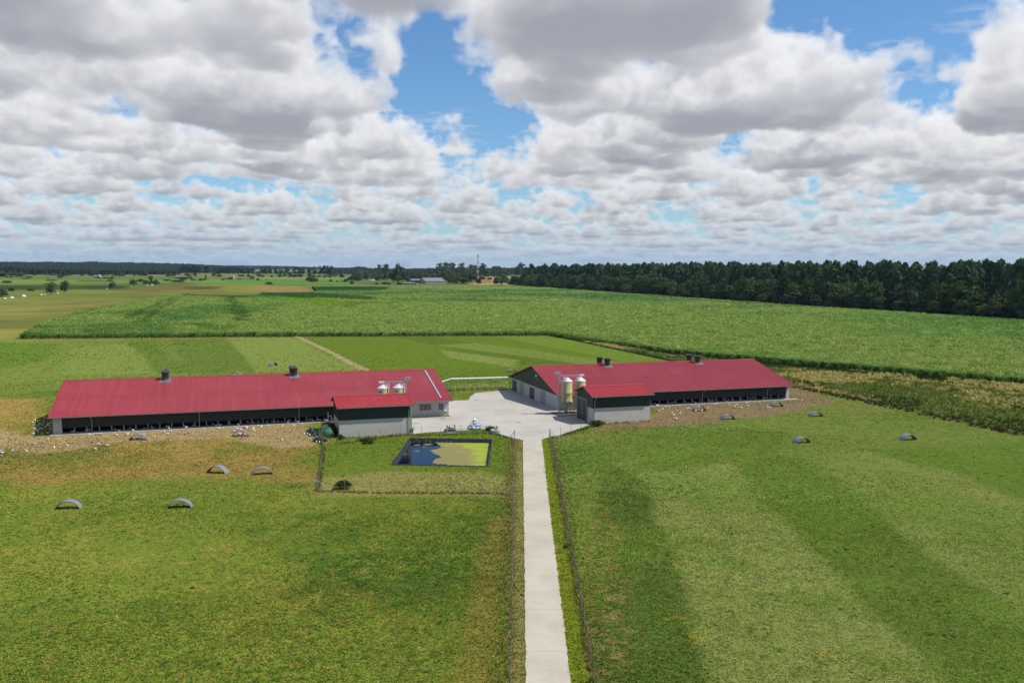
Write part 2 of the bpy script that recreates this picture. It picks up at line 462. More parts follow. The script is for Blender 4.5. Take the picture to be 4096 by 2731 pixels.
M['frame_dark'] = m_plain('dark_window_frame', (.025, .025, .028), .4)
M['glass'] = NT('window_glass'); M['glass'] = M['glass'].out(M['glass'].bsdf((.16, .15, .14), .08, 0, None, .6))
M['tank'] = m_plain('green_tank_paint', (.13, .30, .18), .3, var=.08)
M['tank_end'] = m_plain('sunlit_tank_end', (.30, .46, .25), .35, var=.08)  # tank green as lit by the sun, put into a colour; not applied
M['post'] = m_plain('weathered_post', (.30, .27, .23), .85, var=.25, scale=6)
M['wire'] = m_plain('fence_wire', (.20, .21, .20), .5, .3)
M['shelter'] = m_plain('grey_sheet_shelter', (.27, .29, .33), .5, .25, var=.15, scale=2)
M['hen'] = m_plain('white_feathers', (.80, .77, .72), .8, var=.06, scale=12)
M['comb'] = m_plain('red_comb', (.45, .03, .02), .6)
M['hleg'] = m_plain('yellow_hen_leg', (.45, .30, .06), .6)
M['liner'] = m_plain('black_liner', (.020, .022, .028), .42, var=.3, scale=3)
M['bag'] = m_plain('clear_plastic_bag', (.60, .64, .70), .18, var=.2, scale=8)
M['far_grey'] = m_plain('far_grey_sheet', (.22, .24, .28), .6)
M['far_wall'] = m_plain('far_pale_wall', (.42, .40, .36), .8)
M['far_red'] = m_plain('far_red_tile', (.34, .08, .05), .7)
M['mast_red'] = m_plain('mast_red', (.42, .15, .12), .5)
M['tyre'] = m_plain('tyre_rubber', (.02, .02, .02), .8)
M['white_far'] = m_plain('white_cover', (.75, .75, .73), .6)
M['bark'] = m_plain('tree_bark', (.075, .060, .045), .9, var=.3, scale=2)
M['pine_bark'] = m_plain('pine_bark', (.13, .075, .045), .9, var=.3, scale=2)
M['pine'] = m_leaf('pine_needles', (.064, .116, .048), .5, .2, (.075, .092, .044))
M['broad'] = m_leaf('broad_leaves', (.086, .152, .036), .45, .25, (.115, .135, .036))
M['young'] = m_leaf('young_leaves', (.085, .140, .058), .3, .25, (.12, .15, .06))
M['poplar'] = m_leaf('cloud_shaded_poplar_leaves', (.024, .044, .030), .2, .1)  # cloud shadow on the far rows darkened into the leaf colour
M['willow'] = m_leaf('willow_leaves', (.100, .135, .040), .3, .25, (.13, .13, .04))
M['bush'] = m_leaf('bush_leaves', (.060, .092, .032), .4, .22, (.085, .092, .036))
M['hay'] = m_leaf('dry_bush_leaves', (.13, .115, .05), .3, .2)
M['plant'] = m_attr('meadow_plants', .35)
M['crop'] = m_attr('maize_leaves', .25)


# ------------------------------------------------------------------ ground: what grows where, as a map of the land, plus one painted cloud shadow
def poly(px): return [tuple(at(*p)[:2]) for p in px]
def smooth(A, n=1):
    for _ in range(n):
        A = (A+np.roll(A, 1, 0)+np.roll(A, -1, 0))/3; A = (A+np.roll(A, 1, 1)+np.roll(A, -1, 1))/3
    return A
class LandMap:
    def __init__(s, x0, x1, y0, y1, res, seed):
        s.x0, s.y0, s.res = x0, y0, res
        s.w = int((x1-x0)/res); s.h = int((y1-y0)/res)
        s.X, s.Y = np.meshgrid(x0+(np.arange(s.w)+.5)*res, y0+(np.arange(s.h)+.5)*res)
        s.nz = noise2(2.4, 3, 256, seed, 1024); s.nz2 = noise2(1.2, 60, 512, seed+1, 1024)
        s.A = np.zeros((s.h, s.w, 3), np.float32)
    def n(s, scale, seed=0):   # smooth noise with features of about `scale` metres
        return lut2(s.nz, s.X/scale*4+seed*37.7+500, s.Y/scale*4+seed*91.3+500)
    def n2(s, scale, seed=0):
        return lut2(s.nz2, s.X/scale*8+seed*57.7+500, s.Y/scale*8+seed*11.3+500)
    def mask(s, pts, soft=1.0, rag=0.0, rs=12):
        dx = dy = 0
        xs = [p[0] for p in pts]; ys = [p[1] for p in pts]; pad = rag*3+soft*3+4*s.res
        i0 = max(0, int((min(xs)-pad-s.x0)/s.res)); i1 = min(s.w, int((max(xs)+pad-s.x0)/s.res)+1)
        j0 = max(0, int((min(ys)-pad-s.y0)/s.res)); j1 = min(s.h, int((max(ys)+pad-s.y0)/s.res)+1)
        out = np.zeros((s.h, s.w), np.float32)
        if i1 <= i0 or j1 <= j0: return out
        X, Y = s.X[j0:j1, i0:i1], s.Y[j0:j1, i0:i1]
        if rag:
            X = X+rag*lut2(s.nz, X/rs*4, Y/rs*4)*.6; Y = Y+rag*lut2(s.nz, X/rs*4+300, Y/rs*4+70)*.6
        ins = np.zeros(X.shape, bool); k = len(pts)
        for a in range(k):
            (xa, ya), (xb, yb) = pts[a], pts[(a+1) % k]
            if ya == yb: continue
            c = ((ya > Y) != (yb > Y)) & (X < (xb-xa)*(Y-ya)/(yb-ya)+xa)
            ins ^= c
        mk = ins.astype(np.float32)
        mk = smooth(mk, max(1, int(round((soft/s.res)**1.0)))) if soft > s.res*.5 else mk
        out[j0:j1, i0:i1] = mk
        return out
    def put(s, mk, c, k=1.0):
        mk = (mk*k)[..., None]; c = np.asarray(c, np.float32)
        s.A = s.A*(1-mk)+c*mk
    def sample(s, x, y):
        i = np.clip(((x-s.x0)/s.res).astype(int), 0, s.w-1); j = np.clip(((y-s.y0)/s.res).astype(int), 0, s.h-1)
        return s.A[j, i]
    def image(s, name):
        return img(name, np.concatenate([np.clip(s.A, 0, 1), np.ones((s.h, s.w, 1), np.float32)], 2))
G = 0.98
OLIVE = lin(124,140,54,G); GREEN = lin(96,122,44,G); DEEP = lin(62,96,36,G); STRAW = lin(168,142,78,G); OCHRE = lin(160,128,58,G); SAND = lin(178,156,118,G)
LIME = lin(120,146,46,G); PALE = lin(152,158,88,G); MOSS = lin(88,112,46,G); BROWN = lin(122,104,58,G); MOWN = lin(132,146,72,G); EARTH = lin(150,128,100,G)
def rmp(x, a, b): return np.clip((x-a)/(b-a), 0, 1)

near = LandMap(-160, 300, -180, 262, 0.34, 5)
L = near
base = np.ones((L.h, L.w), np.float32)
L.put(base, OLIVE)
L.put(rmp(L.n(26), -.2, 1.4), GREEN, .5); L.put(rmp(L.n(5, 1), .1, 1.3), lin(84,112,42,G), .6); L.put(rmp(L.n(9, 2), .5, 1.6), BROWN, .4); L.put(rmp(L.n(4, 30), .1, 1.2), lin(150,148,64,G), .7); L.put(rmp(L.n(3, 31), .3, 1.2), lin(76,110,42,G), .7); L.put(rmp(L.n2(1.4, 33), .3, 1.3), lin(150,136,62,G), .55); L.put(rmp(L.n2(1.1, 34), .5, 1.4), lin(70,104,40,G), .6)
L.put(rmp(L.n2(3, 1), .2, 1.6), LIME, .35); L.put(rmp(L.n2(2.2, 2), .7, 1.9), STRAW, .45); L.put(rmp(L.n2(1.6, 3), .9, 2.0), DEEP, .5)
# lusher patch and rough margin in the near left meadow
k = L.mask(poly([(1290,2110),(1360,2100),(1440,2250),(1600,2320),(1780,2270),(1840,2200),(1700,2120),(1620,2090),(1700,2060),(1880,2190),(1840,2320),(1560,2370),(1340,2260)]), 2, 2.5, 6); L.put(k*rmp(L.n2(3, 41), -.6, .9), lin(66,104,44,G), .6)
k = L.mask(poly([(1960,2050),(2050,2050),(2020,2731),(1900,2731)]), 1.2, 1.5); L.put(k, lin(150,132,66,G), .6)
# left meadow under the back fields
k = L.mask(poly([(-300,1372),(1170,1340),(1460,1480),(1300,1530),(200,1560),(-300,1620)]), 1.5); L.put(k, lin(112,130,50,G), .95)
L.put(k*rmp(L.n(14, 3), -.1, 1.2), MOWN, .5); L.put(k*rmp(L.n2(4, 44), .2, 1.4), MOSS, .55); L.put(k*rmp(L.n(5, 45), .3, 1.4), lin(132,138,62,G), .5)
for pg, c, kk in (([(520,1372),(905,1350),(1042,1487),(640,1492)], MOSS, .5), ([(905,1350),(1160,1345),(1440,1478),(1042,1487)], MOWN, .85), ([(300,1390),(520,1372),(640,1492),(260,1500)], MOWN, .6),
                  ([(0,1372),(260,1372),(180,1440),(-100,1500),(-100,1380)], lin(92,126,40,G), .6), ([(620,1366),(700,1364),(740,1440),(690,1440)], MOWN, .35)):
    L.put(L.mask(poly(pg), 1.2, .8), c, kk)
# back field between the barns
k = L.mask(poly([(1170,1342),(2200,1340),(2690,1442),(3060,1470),(1900,1600),(1470,1480)]), 1.2); L.put(k, lin(108,130,46,G), .95)
for pg, c, kk in (([(1560,1345),(1720,1343),(2450,1470),(2200,1480)], MOSS, .55), ([(1730,1380),(1900,1372),(2500,1450),(2380,1462)], MOWN, .75), ([(1980,1345),(2190,1343),(2650,1440),(2500,1445)], lin(124,146,58,G), .7), ([(1760,1400),(2080,1440),(2060,1470),(1800,1430)], PALE, .6), ([(1800,1535),(2040,1530),(2040,1560),(1800,1570)], PALE, .5)):
    L.put(L.mask(poly(pg), 1.2, .8), c, kk)
L.put(k*rmp(L.n2(4, 5), .3, 1.6), GREEN, .5)
# hens' worn ground before the left barn
k = L.mask(poly([(-200,1600),(120,1600),(210,1740),(1250,1690),(1275,1790),(1262,1900),(900,1925),(500,1900),(-200,1870)]), 7, 9, 10); L.put(k, lin(160,134,74,G), .85)
L.put(k*rmp(L.n(6, 6), -.2, 1.1), GREEN, .55); L.put(k*rmp(L.n(4, 7), .3, 1.2), STRAW, .8); L.put(k*rmp(L.n2(2, 8), .5, 1.6), BROWN, .7)
k = L.mask(poly([(-200,1690),(205,1745),(1250,1682),(1285,1780),(1150,1790),(900,1755),(560,1770),(250,1800),(-100,1790)]), 1.5, 2.4, 8); L.put(k, SAND, .72); L.put(k*rmp(L.n2(2.5, 9), .4, 1.5), OCHRE, .7)
k = L.mask(poly([(0,1625),(190,1590),(200,1660),(100,1690),(0,1680)]), 2, 2); L.put(k, STRAW, .6)
# pond enclosure
k = L.mask(poly([(1290,1790),(1360,1750),(1650,1738),(1960,1712),(2060,1760),(2052,1972),(1272,1968)]), .6, .4); L.put(k, lin(112,130,48,G), .95)
L.put(k*rmp(L.n2(3, 11), .1, 1.4), GREEN, .6); L.put(k*rmp(L.n(6, 12), .1, 1.2), lin(146,134,76,G), .6)
k2 = L.mask(poly([(1290,1900),(1560,1870),(1960,1880),(2052,1900),(2052,1972),(1272,1968)]), 1.5, 1.2, 6); L.put(k2, lin(158,150,90,G), .75); L.put(k2*rmp(L.n2(2, 13), .4, 1.5), lin(124,120,54,G), .7)
# right meadow
k = L.mask(poly([(2190,1750),(2600,1700),(3180,1545),(3300,1545),(4300,1740),(4600,2731),(2374,2731)]), .8); L.put(k, lin(124,140,64,G), 1)
L.put(k*rmp(L.n2(3.5, 14), .2, 1.4), GREEN, .6); L.put(k*rmp(L.n(4, 46), .2, 1.3), lin(104,126,52,G), .6); L.put(k*rmp(L.n(9, 47), .4, 1.4), lin(140,138,70,G), .6); L.put(k*rmp(L.n2(2, 15), .6, 1.8), PALE, .6); L.put(k*rmp(L.n(8, 15), .2, 1.4), LIME, .35)
STR = (([(2400,1830),(2560,1900),(2985,2760),(2374,2760)], DEEP, .5, 1.2), ([(2560,1890),(2950,1830),(3090,1990),(3350,2250),(3900,2760),(2980,2760)], PALE, .72, 1.0),
       ([(2950,1830),(3180,1812),(3560,2050),(4110,2440),(4300,2760),(3900,2760),(3350,2250),(3080,1990)], lin(102,126,50,G), .62, 1.0), ([(3180,1812),(3420,1792),(3800,1880),(4300,2080),(4300,2560),(4110,2440),(3560,2050)], PALE, .62, 1.4),
       ([(3420,1790),(4300,1760),(4300,2080),(3800,1880)], lin(104,136,48,G), .6, 3), ([(2500,1770),(3000,1700),(3180,1720),(3100,1790),(2700,1860)], lin(100,128,44,G), .5, 3))
for pg, c, kk, ss in STR:
    mk = L.mask(poly(pg), ss, 2.2, 14); L.put(mk, c, kk)
    L.put(mk*rmp(L.n2(1.8, 16), .4, 1.6), GREEN if c is not DEEP else BROWN, .5); L.put(mk*rmp(L.n(5, 40), .3, 1.3), lin(120,144,58,G), .6); L.put(mk*rmp(L.n2(1.5, 19), .9, 2.0), DEEP, .55)
k = L.mask(poly([(2330,2050),(2420,2000),(2600,2731),(2374,2760)]), 1.5, 2, 5); L.put(k*rmp(L.n2(1.6, 17), -.1, 1.0), lin(166,142,86,G), .75)
k = L.mask(poly([(2210,1765),(2420,1752),(2440,1850),(2290,1880),(2235,1830)]), 3, 5, 7); L.put(k*rmp(L.n2(2.5, 50), -.8, .9), lin(74,122,46,G), .6)
for (px, py, r) in ((2690,1950,5), (3320,2620,1.0), (2740,2260,1.2), (2480,1850,1.6), (2800,2540,1.0), (2700,2480,.9)):
    q = at(px, py); d = np.exp(-((L.X-q[0])**2+(L.Y-q[1])**2)/r**2); L.put(d*rmp(L.n2(1.2, 18), .2, 1.2), lin(196,176,56,G) if r < 2 else DEEP, .7)
# worn ground before the right barn
k = L.mask(poly([(2380,1712),(2640,1705),(2800,1690),(3000,1668),(3200,1640),(3340,1600),(3200,1545),(2600,1600),(2600,1680),(2380,1697)]), 1.6, 2, 9); L.put(k, EARTH, .9); L.put(k*rmp(L.n2(2.5, 20), .3, 1.5), OCHRE, .6); L.put(k*rmp(L.n(7, 21), .6, 1.6), GREEN, .5)
L.put((rmp(L.n2(1.0, 48), 1.7, 2.3)*(L.Y < -22)*(1-rmp(L.n(12, 49), .2, .9))), lin(180,152,108,G), .7)
# verges of the road
k = L.mask([(42.6,-24.6),(46.0,-24.6),(19.0,-104),(-4.0,-172),(-6.4,-172),(16.9,-102)], .3, .25, 4); L.put(k, lin(104,124,50,G), 1); L.put(k*rmp(L.n2(1.3, 22), .3, 1.4), lin(134,128,66,G), .7)
k = L.mask([(42.6,-24.6),(43.3,-24.9),(17.7,-102),(-5.6,-172),(-6.6,-172),(16.9,-102)], .25, .2, 3); L.put(k, lin(172,152,98,G), .8)
k = L.mask([(46.0,-24.6),(48.0,-25.4),(22.2,-102.7),(-0.9,-172),(-4.5,-172)], .3, .2, 4); L.put(k, lin(132,142,44,G), 1); L.put(k*rmp(L.n2(1.3, 23), .3, 1.4), GREEN, .5)
# rough ground east of the farm and round the crop
k = L.mask([(122,170),(124,10),(122,-60),(280,-180),(420,-60),(179,5),(149,53),(132,89),(125,130)], .8, .6); L.put(k, lin(104,112,50,G), 1)
L.put(k*rmp(L.n(8, 24), .1, .9), lin(176,150,92,G), .8); L.put(k*rmp(L.n(9, 25), .1, 1.0), lin(66,82,36,G), .7)
k = L.mask([(-72,203),(8,192),(121,171),(121,165),(8,186),(-72,196)], .5, .4); L.put(k, lin(140,122,66,G), .75)
k = L.mask(poly([(1164,1336),(1180,1336),(1470,1478),(1440,1478)]), .5, .3, 5); L.put(k, lin(214,196,142,G), .95)
# land left of the crop
k = L.mask([(-160,262),(-160,206),(-72,202),(-77,262)], 2, 2); L.put(k, lin(140,140,68,G), .95); L.put(k*rmp(L.n(20, 26), 0, 1.2), lin(166,150,84,G), .6)

far = LandMap(-2400, 2600, 200, 4700, 4.5, 9)
L = far
L.put(np.ones((L.h, L.w), np.float32), lin(108,130,68,.85))
L.put(rmp(L.n(420), 0, 1.3), lin(134,150,72,G), .6); L.put(rmp(L.n(240, 1), .3, 1.4), lin(92,118,56,G), .6); L.put(rmp(L.n2(90, 2), .5, 1.8), lin(150,146,86,G), .4); L.put(rmp(L.n2(60, 3), .8, 2), lin(66,88,44,G), .5)
st_ = lut2(L.nz, L.X/420*4+91, L.Y/60*4+33); L.put(rmp(st_, .2, 1.3), lin(150,142,84,.85), .5); L.put(rmp(-st_, .3, 1.3), lin(84,112,54,.85), .6)
FAR = (([(-400,1185),(600,1150),(760,1138),(1100,1138),(1060,1180),(600,1215),(90,1360),(-400,1372)], lin(142,144,70,G), .85, 6), ([(-400,1230),(300,1205),(500,1215),(200,1290),(-400,1330)], lin(162,150,84,G), .55, 8),
       ([(-400,1143),(500,1142),(520,1156),(-400,1162)], lin(58,66,44,G), .9, 6), ([(130,1152),(200,1151),(200,1159),(130,1160)], lin(92,72,54,G), .8, 4), ([(420,1160),(720,1140),(900,1146),(860,1158),(600,1165)], lin(128,104,70,G), .85, 6),  # the long dark strip is cloud shadow painted into the land colour
       ([(740,1149),(880,1147),(850,1156),(760,1158)], lin(78,72,48,G), .7, 4), ([(760,1130),(1000,1118),(1450,1132),(1450,1139),(1000,1140),(800,1137)], lin(104,152,60,G), .9, 5), ([(-400,1122),(900,1118),(900,1128),(-400,1139)], lin(128,152,64,G), .9, 6),
       ([(300,1122),(440,1122),(440,1127),(300,1127)], lin(64,82,44,G), .8, 5), ([(1000,1142),(1210,1143),(1262,1168),(1130,1174),(1000,1158)], lin(166,140,88,G), .85, 4), ([(1210,1142),(1900,1140),(1900,1148),(1240,1150)], lin(158,136,100,G), .8, 4),
       ([(-400,1088),(1000,1096),(1000,1104),(-400,1096)], lin(128,138,84,G), .8, 6), ([(500,1097),(1000,1101),(1000,1106),(500,1102)], lin(148,128,92,G), .8, 5), ([(1000,1108),(1400,1112),(1400,1120),(1000,1117)], lin(132,158,88,G), .9, 5),
       ([(1900,1108),(2060,1105),(2060,1140),(1890,1140)], lin(196,168,116,G), .95, 4), ([(1905,1121),(1975,1119),(1975,1131),(1905,1133)], lin(158,122,76,G), .7, 4), ([(760,1185),(1060,1178),(1060,1190),(760,1196)], lin(92,120,50,G), .8, 4))
for pg, c, kk, ss in FAR:
    mk = L.mask(poly(pg), ss, ss*1.6, 60); L.put(mk, [v*.88 for v in c], kk); L.put(mk*rmp(L.n2(50, 7), .4, 1.6), lin(100,112,56,.85), .5); L.put(mk*rmp(st_, .2, 1.2), lin(128,116,70,.85), .45); L.put(mk*rmp(L.n(38, 8), .3, 1.5), lin(88,104,52,.85), .5); L.put(mk*rmp(L.n(70, 9), .3, 1.5), lin(164,150,92,.85), .4)
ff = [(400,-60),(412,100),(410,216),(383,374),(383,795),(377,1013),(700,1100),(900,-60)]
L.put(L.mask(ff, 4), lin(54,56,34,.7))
near_img = near.image('land_map_near'); far_img = far.image('land_map_far')

def T_ground(name='meadow_ground'):
    t = NT(name); p = t.pos()
    def look(im, L):
        mp = t.n('ShaderNodeMapping', {0: p}); mp.inputs['Location'].default_value = (-L.x0/(L.w*L.res), -L.y0/(L.h*L.res), 0); mp.inputs['Scale'].default_value = (1/(L.w*L.res), 1/(L.h*L.res), 1)
        return t.n('ShaderNodeTexImage', {0: mp.outputs[0]}, image=im, extension='EXTEND').outputs[0]
    a = look(near_img, near); b = look(far_img, far)
    s = t.n('ShaderNodeSeparateXYZ', {0: p})
    def edge(v, c, hw, soft):
        d = t.n('ShaderNodeMath', {0: v, 1: c}, operation='SUBTRACT').outputs[0]; d = t.n('ShaderNodeMath', {0: d}, operation='ABSOLUTE').outputs[0]
        return t.n('ShaderNodeMapRange', {0: d, 1: hw, 2: hw-soft, 3: 0, 4: 1}).outputs[0]
    f = t.n('ShaderNodeMath', {0: edge(s.outputs[0], 70, 230, 30), 1: edge(s.outputs[1], 41, 221, 14)}, operation='MULTIPLY').outputs[0]
    c = t.mix(f, b, a)
    n1 = t.noise(p, 1.9, 6, .7); n2 = t.noise(p, 9, 4, .7)
    g = t.n('ShaderNodeMapRange', {0: n1, 1: .3, 2: .7, 3: .70, 4: 1.28}).outputs[0]; c = t.mix(1.0, c, g, 'MULTIPLY')
    g = t.n('ShaderNodeMapRange', {0: n2, 1: .3, 2: .7, 3: .78, 4: 1.2}).outputs[0]; c = t.mix(1.0, c, g, 'MULTIPLY')
    h = t.n('ShaderNodeMath', {0: n1, 1: n2}, operation='ADD').outputs[0]
    return t.out(t.n('ShaderNodeBsdfDiffuse', {'Color': c, 'Roughness': .6, 'Normal': t.bump(h, .55, .16)}).outputs[0])
M['ground'] = T_ground()

# pond outline (road-parallel rectangle) cut out of the near ground sheet
POND = [(27.0, -19.4), (21.1, -36.4), (33.2, -41.3), (39.0, -23.8)]
def sheet(name, outer, holes, mat, z=0.0):
    loops = [[Vector((x, y, z)) for x, y in outer]]+[[Vector((x, y, z)) for x, y in h] for h in holes]
    flat = [v for l in loops for v in l]
    tris = tessellate_polygon(loops)
    b = MB(); b.add(flat, [tuple(t) for t in tris]); o = b.build(name, mat)
    if o.data.polygons[0].normal.z < 0: o.data.flip_normals()
    return o
g0 = 700
b = MB()
g = sheet('ground', [(-500, -400), (800, -400), (800, 300), (-500, 300)], [POND], M['ground'])
tag(g, 'meadow and farm land', None, None, 'structure')
b = MB(); E_ = 8000
for (x0, x1, y0, y1) in ((-E_, -500, -E_, E_), (800, E_, -E_, E_), (-500, 800, -E_, -400), (-500, 800, 300, E_)):
    b.add([(x0, y0, 0), (x1, y0, 0), (x1, y1, 0), (x0, y1, 0)], [(0, 1, 2, 3)])
tag(b.build('terrain', M['ground']), 'flat farmland out to the horizon', None, None, 'structure')


# ------------------------------------------------------------------ road, yard
RD = np.array([.3188, .9478]); RN = np.array([RD[1], -RD[0]])
r_a = np.array([45.15, -25.4]); RW = 1.46
road = tag(bpy.data.objects.new('road', None), 'pale concrete farm road', None, None, 'structure'); COL.objects.link(road); road.location = (r_a[0], r_a[1], 0)
b = MB()
def strip(s0, s1, w): return [tuple(r_a-RD*s-RN*w) for s in (s0, s1)]+[tuple(r_a-RD*s+RN*w) for s in (s1, s0)]
b.prism([(x, y, -.08) for x, y in strip(0, 160, RW-.03)], (0, 0, .095)); b.build('road_bed', M['plinth'], road)
SL = 7.6; rr = random.Random(2)
for i in range(21):
    s0, s1 = i*SL+.008, (i+1)*SL-.008
    n = 14
    lft = [r_a-RD*(s0+(s1-s0)*k/n)-RN*(RW+rr.uniform(-.045, .045)) for k in range(n+1)]
    rgt = [r_a-RD*(s0+(s1-s0)*k/n)+RN*(RW+rr.uniform(-.055, .055)) for k in range(n, -1, -1)]
    b = MB(); b.prism([(p[0], p[1], -.06) for p in lft+rgt], (0, 0, .105+rr.uniform(-.004, .004))); b.build('concrete_slab', M['road'], road)
Z3 = lambda x, y: (1700+x*.38265, 1400+y*.38265)
Z2 = lambda x, y: (900+x*.38265, 1400+y*.38265)
ZR = lambda x, y: (2500+x*.38265, 1350+y*.38265)
Z1 = lambda x, y: (100+x*.38265, 1400+y*.38265)
yp = [tuple(at(*Z3(*p))[:2]) for p in ((0,862),(320,846),(640,825),(690,850),(820,890),(920,920),(1015,940))]+[tuple(r_a-RN*RW), tuple(r_a+RN*RW)]+[tuple(at(*Z3(*p))[:2]) for p in ((1222,937),(1290,915),(1400,900),(1530,850),(1720,785))]
yp += [(59.55, -15.7), (59.55, -8.5), (70.9, -8.4), (70.9, -1.32), (59.1, -1.32), (59.1, 29.4)]+[tuple(at(*Z3(*p))[:2]) for p in ((870,418),(700,432),(520,450),(480,480),(450,525),(270,528))]+[(38.09, 17.0), (38.09, -1.35), (27.9, -1.35), (27.9, -16.0)]
y_ = sheet('yard', yp, [], M['yard'], .036); tag(y_, 'pale concrete yard between the barns', None, None, 'structure')

# ------------------------------------------------------------------ buildings
def corrugated(bm_, x0, x1, ya, za, yb, zb, pitch=.30, h=.042, lift=0.0, th=.05):
    """ribbed sheet from eave (ya,za) up to ridge (yb,zb), ribs running up the slope, with a flat underside"""
    sl_ = Vector((0, yb-ya, zb-za)).normalized(); nn = Vector((0, -sl_.z, sl_.y))
    if nn.z < 0: nn = -nn
    n = int(round((x1-x0)/pitch)); p = (x1-x0)/n; xs = []
    for i in range(n):
        for o, hh in ((0, 0), (.46, 0), (.58, 1), (.86, 1)): xs.append((x0+(i+o)*p, hh*h))
    xs.append((x1, 0))
    vs = []
    for x, hh in xs:
        for (y, z) in ((ya, za), (yb, zb)): vs.append((x+0*nn.x, y+nn.y*(hh+lift), z+nn.z*(hh+lift)))
    bm_.add(vs, [(2*i, 2*i+2, 2*i+3, 2*i+1) for i in range(len(xs)-1)])
    q = [(x, y-nn.y*th, z-nn.z*th) for (y, z) in ((ya, za), (yb, zb)) for x in (x0, x1)]
    top = [(x, y-nn.y*.002, z-nn.z*.002) for (y, z) in ((ya, za), (yb, zb)) for x in (x0, x1)]
    bm_.add(q+top, [(0, 1, 3, 2), (0, 1, 5, 4), (2, 3, 7, 6), (0, 2, 6, 4), (1, 3, 7, 5)])
def gable_roof(root, x0, x1, y0, y1, ze, zr, mat, split=True):
    ym = (y0+y1)/2
    r = MB()
    for ya in (y0, y1):
        if split:
            k = .49; ymid, zmid = ya+(ym-ya)*k, ze+(zr-ze)*k
            ymi2, zmi2 = ya+(ym-ya)*(k-.012), ze+(zr-ze)*(k-.012)
            corrugated(r, x0, x1, ya, ze, ymid, zmid); corrugated(r, x0, x1, ymi2, zmi2, ym, zr, lift=.016)
        else: corrugated(r, x0, x1, ya, ze, ym, zr)
    ro = r.build('roof', mat, root)
    c = MB(); dz = .06; w = .32; sl = (zr-ze)/(ym-y0)
    c.prism([(x0-.02, ym-w, zr-w*sl+dz), (x0-.02, ym, zr+dz+.03), (x0-.02, ym+w, zr-w*sl+dz), (x0-.02, ym, zr-.02+dz)], (x1-x0+.04, 0, 0)); c.build('ridge_cap', M['verge'], ro)
    for x in (x0, x1):
        for ya in (y0, y1):
            c = MB(); s_ = 1 if x == x1 else -1
            c.prism([(x-.10*s_, ya, ze-.15), (x-.10*s_, ya, ze+.085), (x-.10*s_, ym, zr+.085), (x-.10*s_, ym, zr-.15)], (.16*s_, 0, 0)); c.build('verge_board', M['verge'], ro)
    for ya, sg in ((y0, -1), (y1, 1)):
        c = MB(); pts = [(0, ya+sg*.015, ze-.02), (0, ya+sg*.17, ze-.02), (0, ya+sg*.15, ze-.12), (0, ya+sg*.09, ze-.16), (0, ya+sg*.03, ze-.12)]
        c.prism([(x0-.05, p[1], p[2]) for p in pts], (x1-x0+.1, 0, 0)); c.build('gutter', M['gutter'], ro)
    return ro
def downpipe(root, x, ywall, yg, ze, z0=.05, r=.055):
    c = MB(); s_ = 1 if yg < ywall else -1
    c.tube([(x, yg-.09*s_, ze-.12), (x, yg-.09*s_, ze-.3), (x, ywall-.09*s_, ze-.75), (x, ywall-.09*s_, z0)], r, 8); return c.build('downpipe', M['galv'], root)
OV, GO, ZE, ZRG = 1.278, .414, 2.943, 6.876
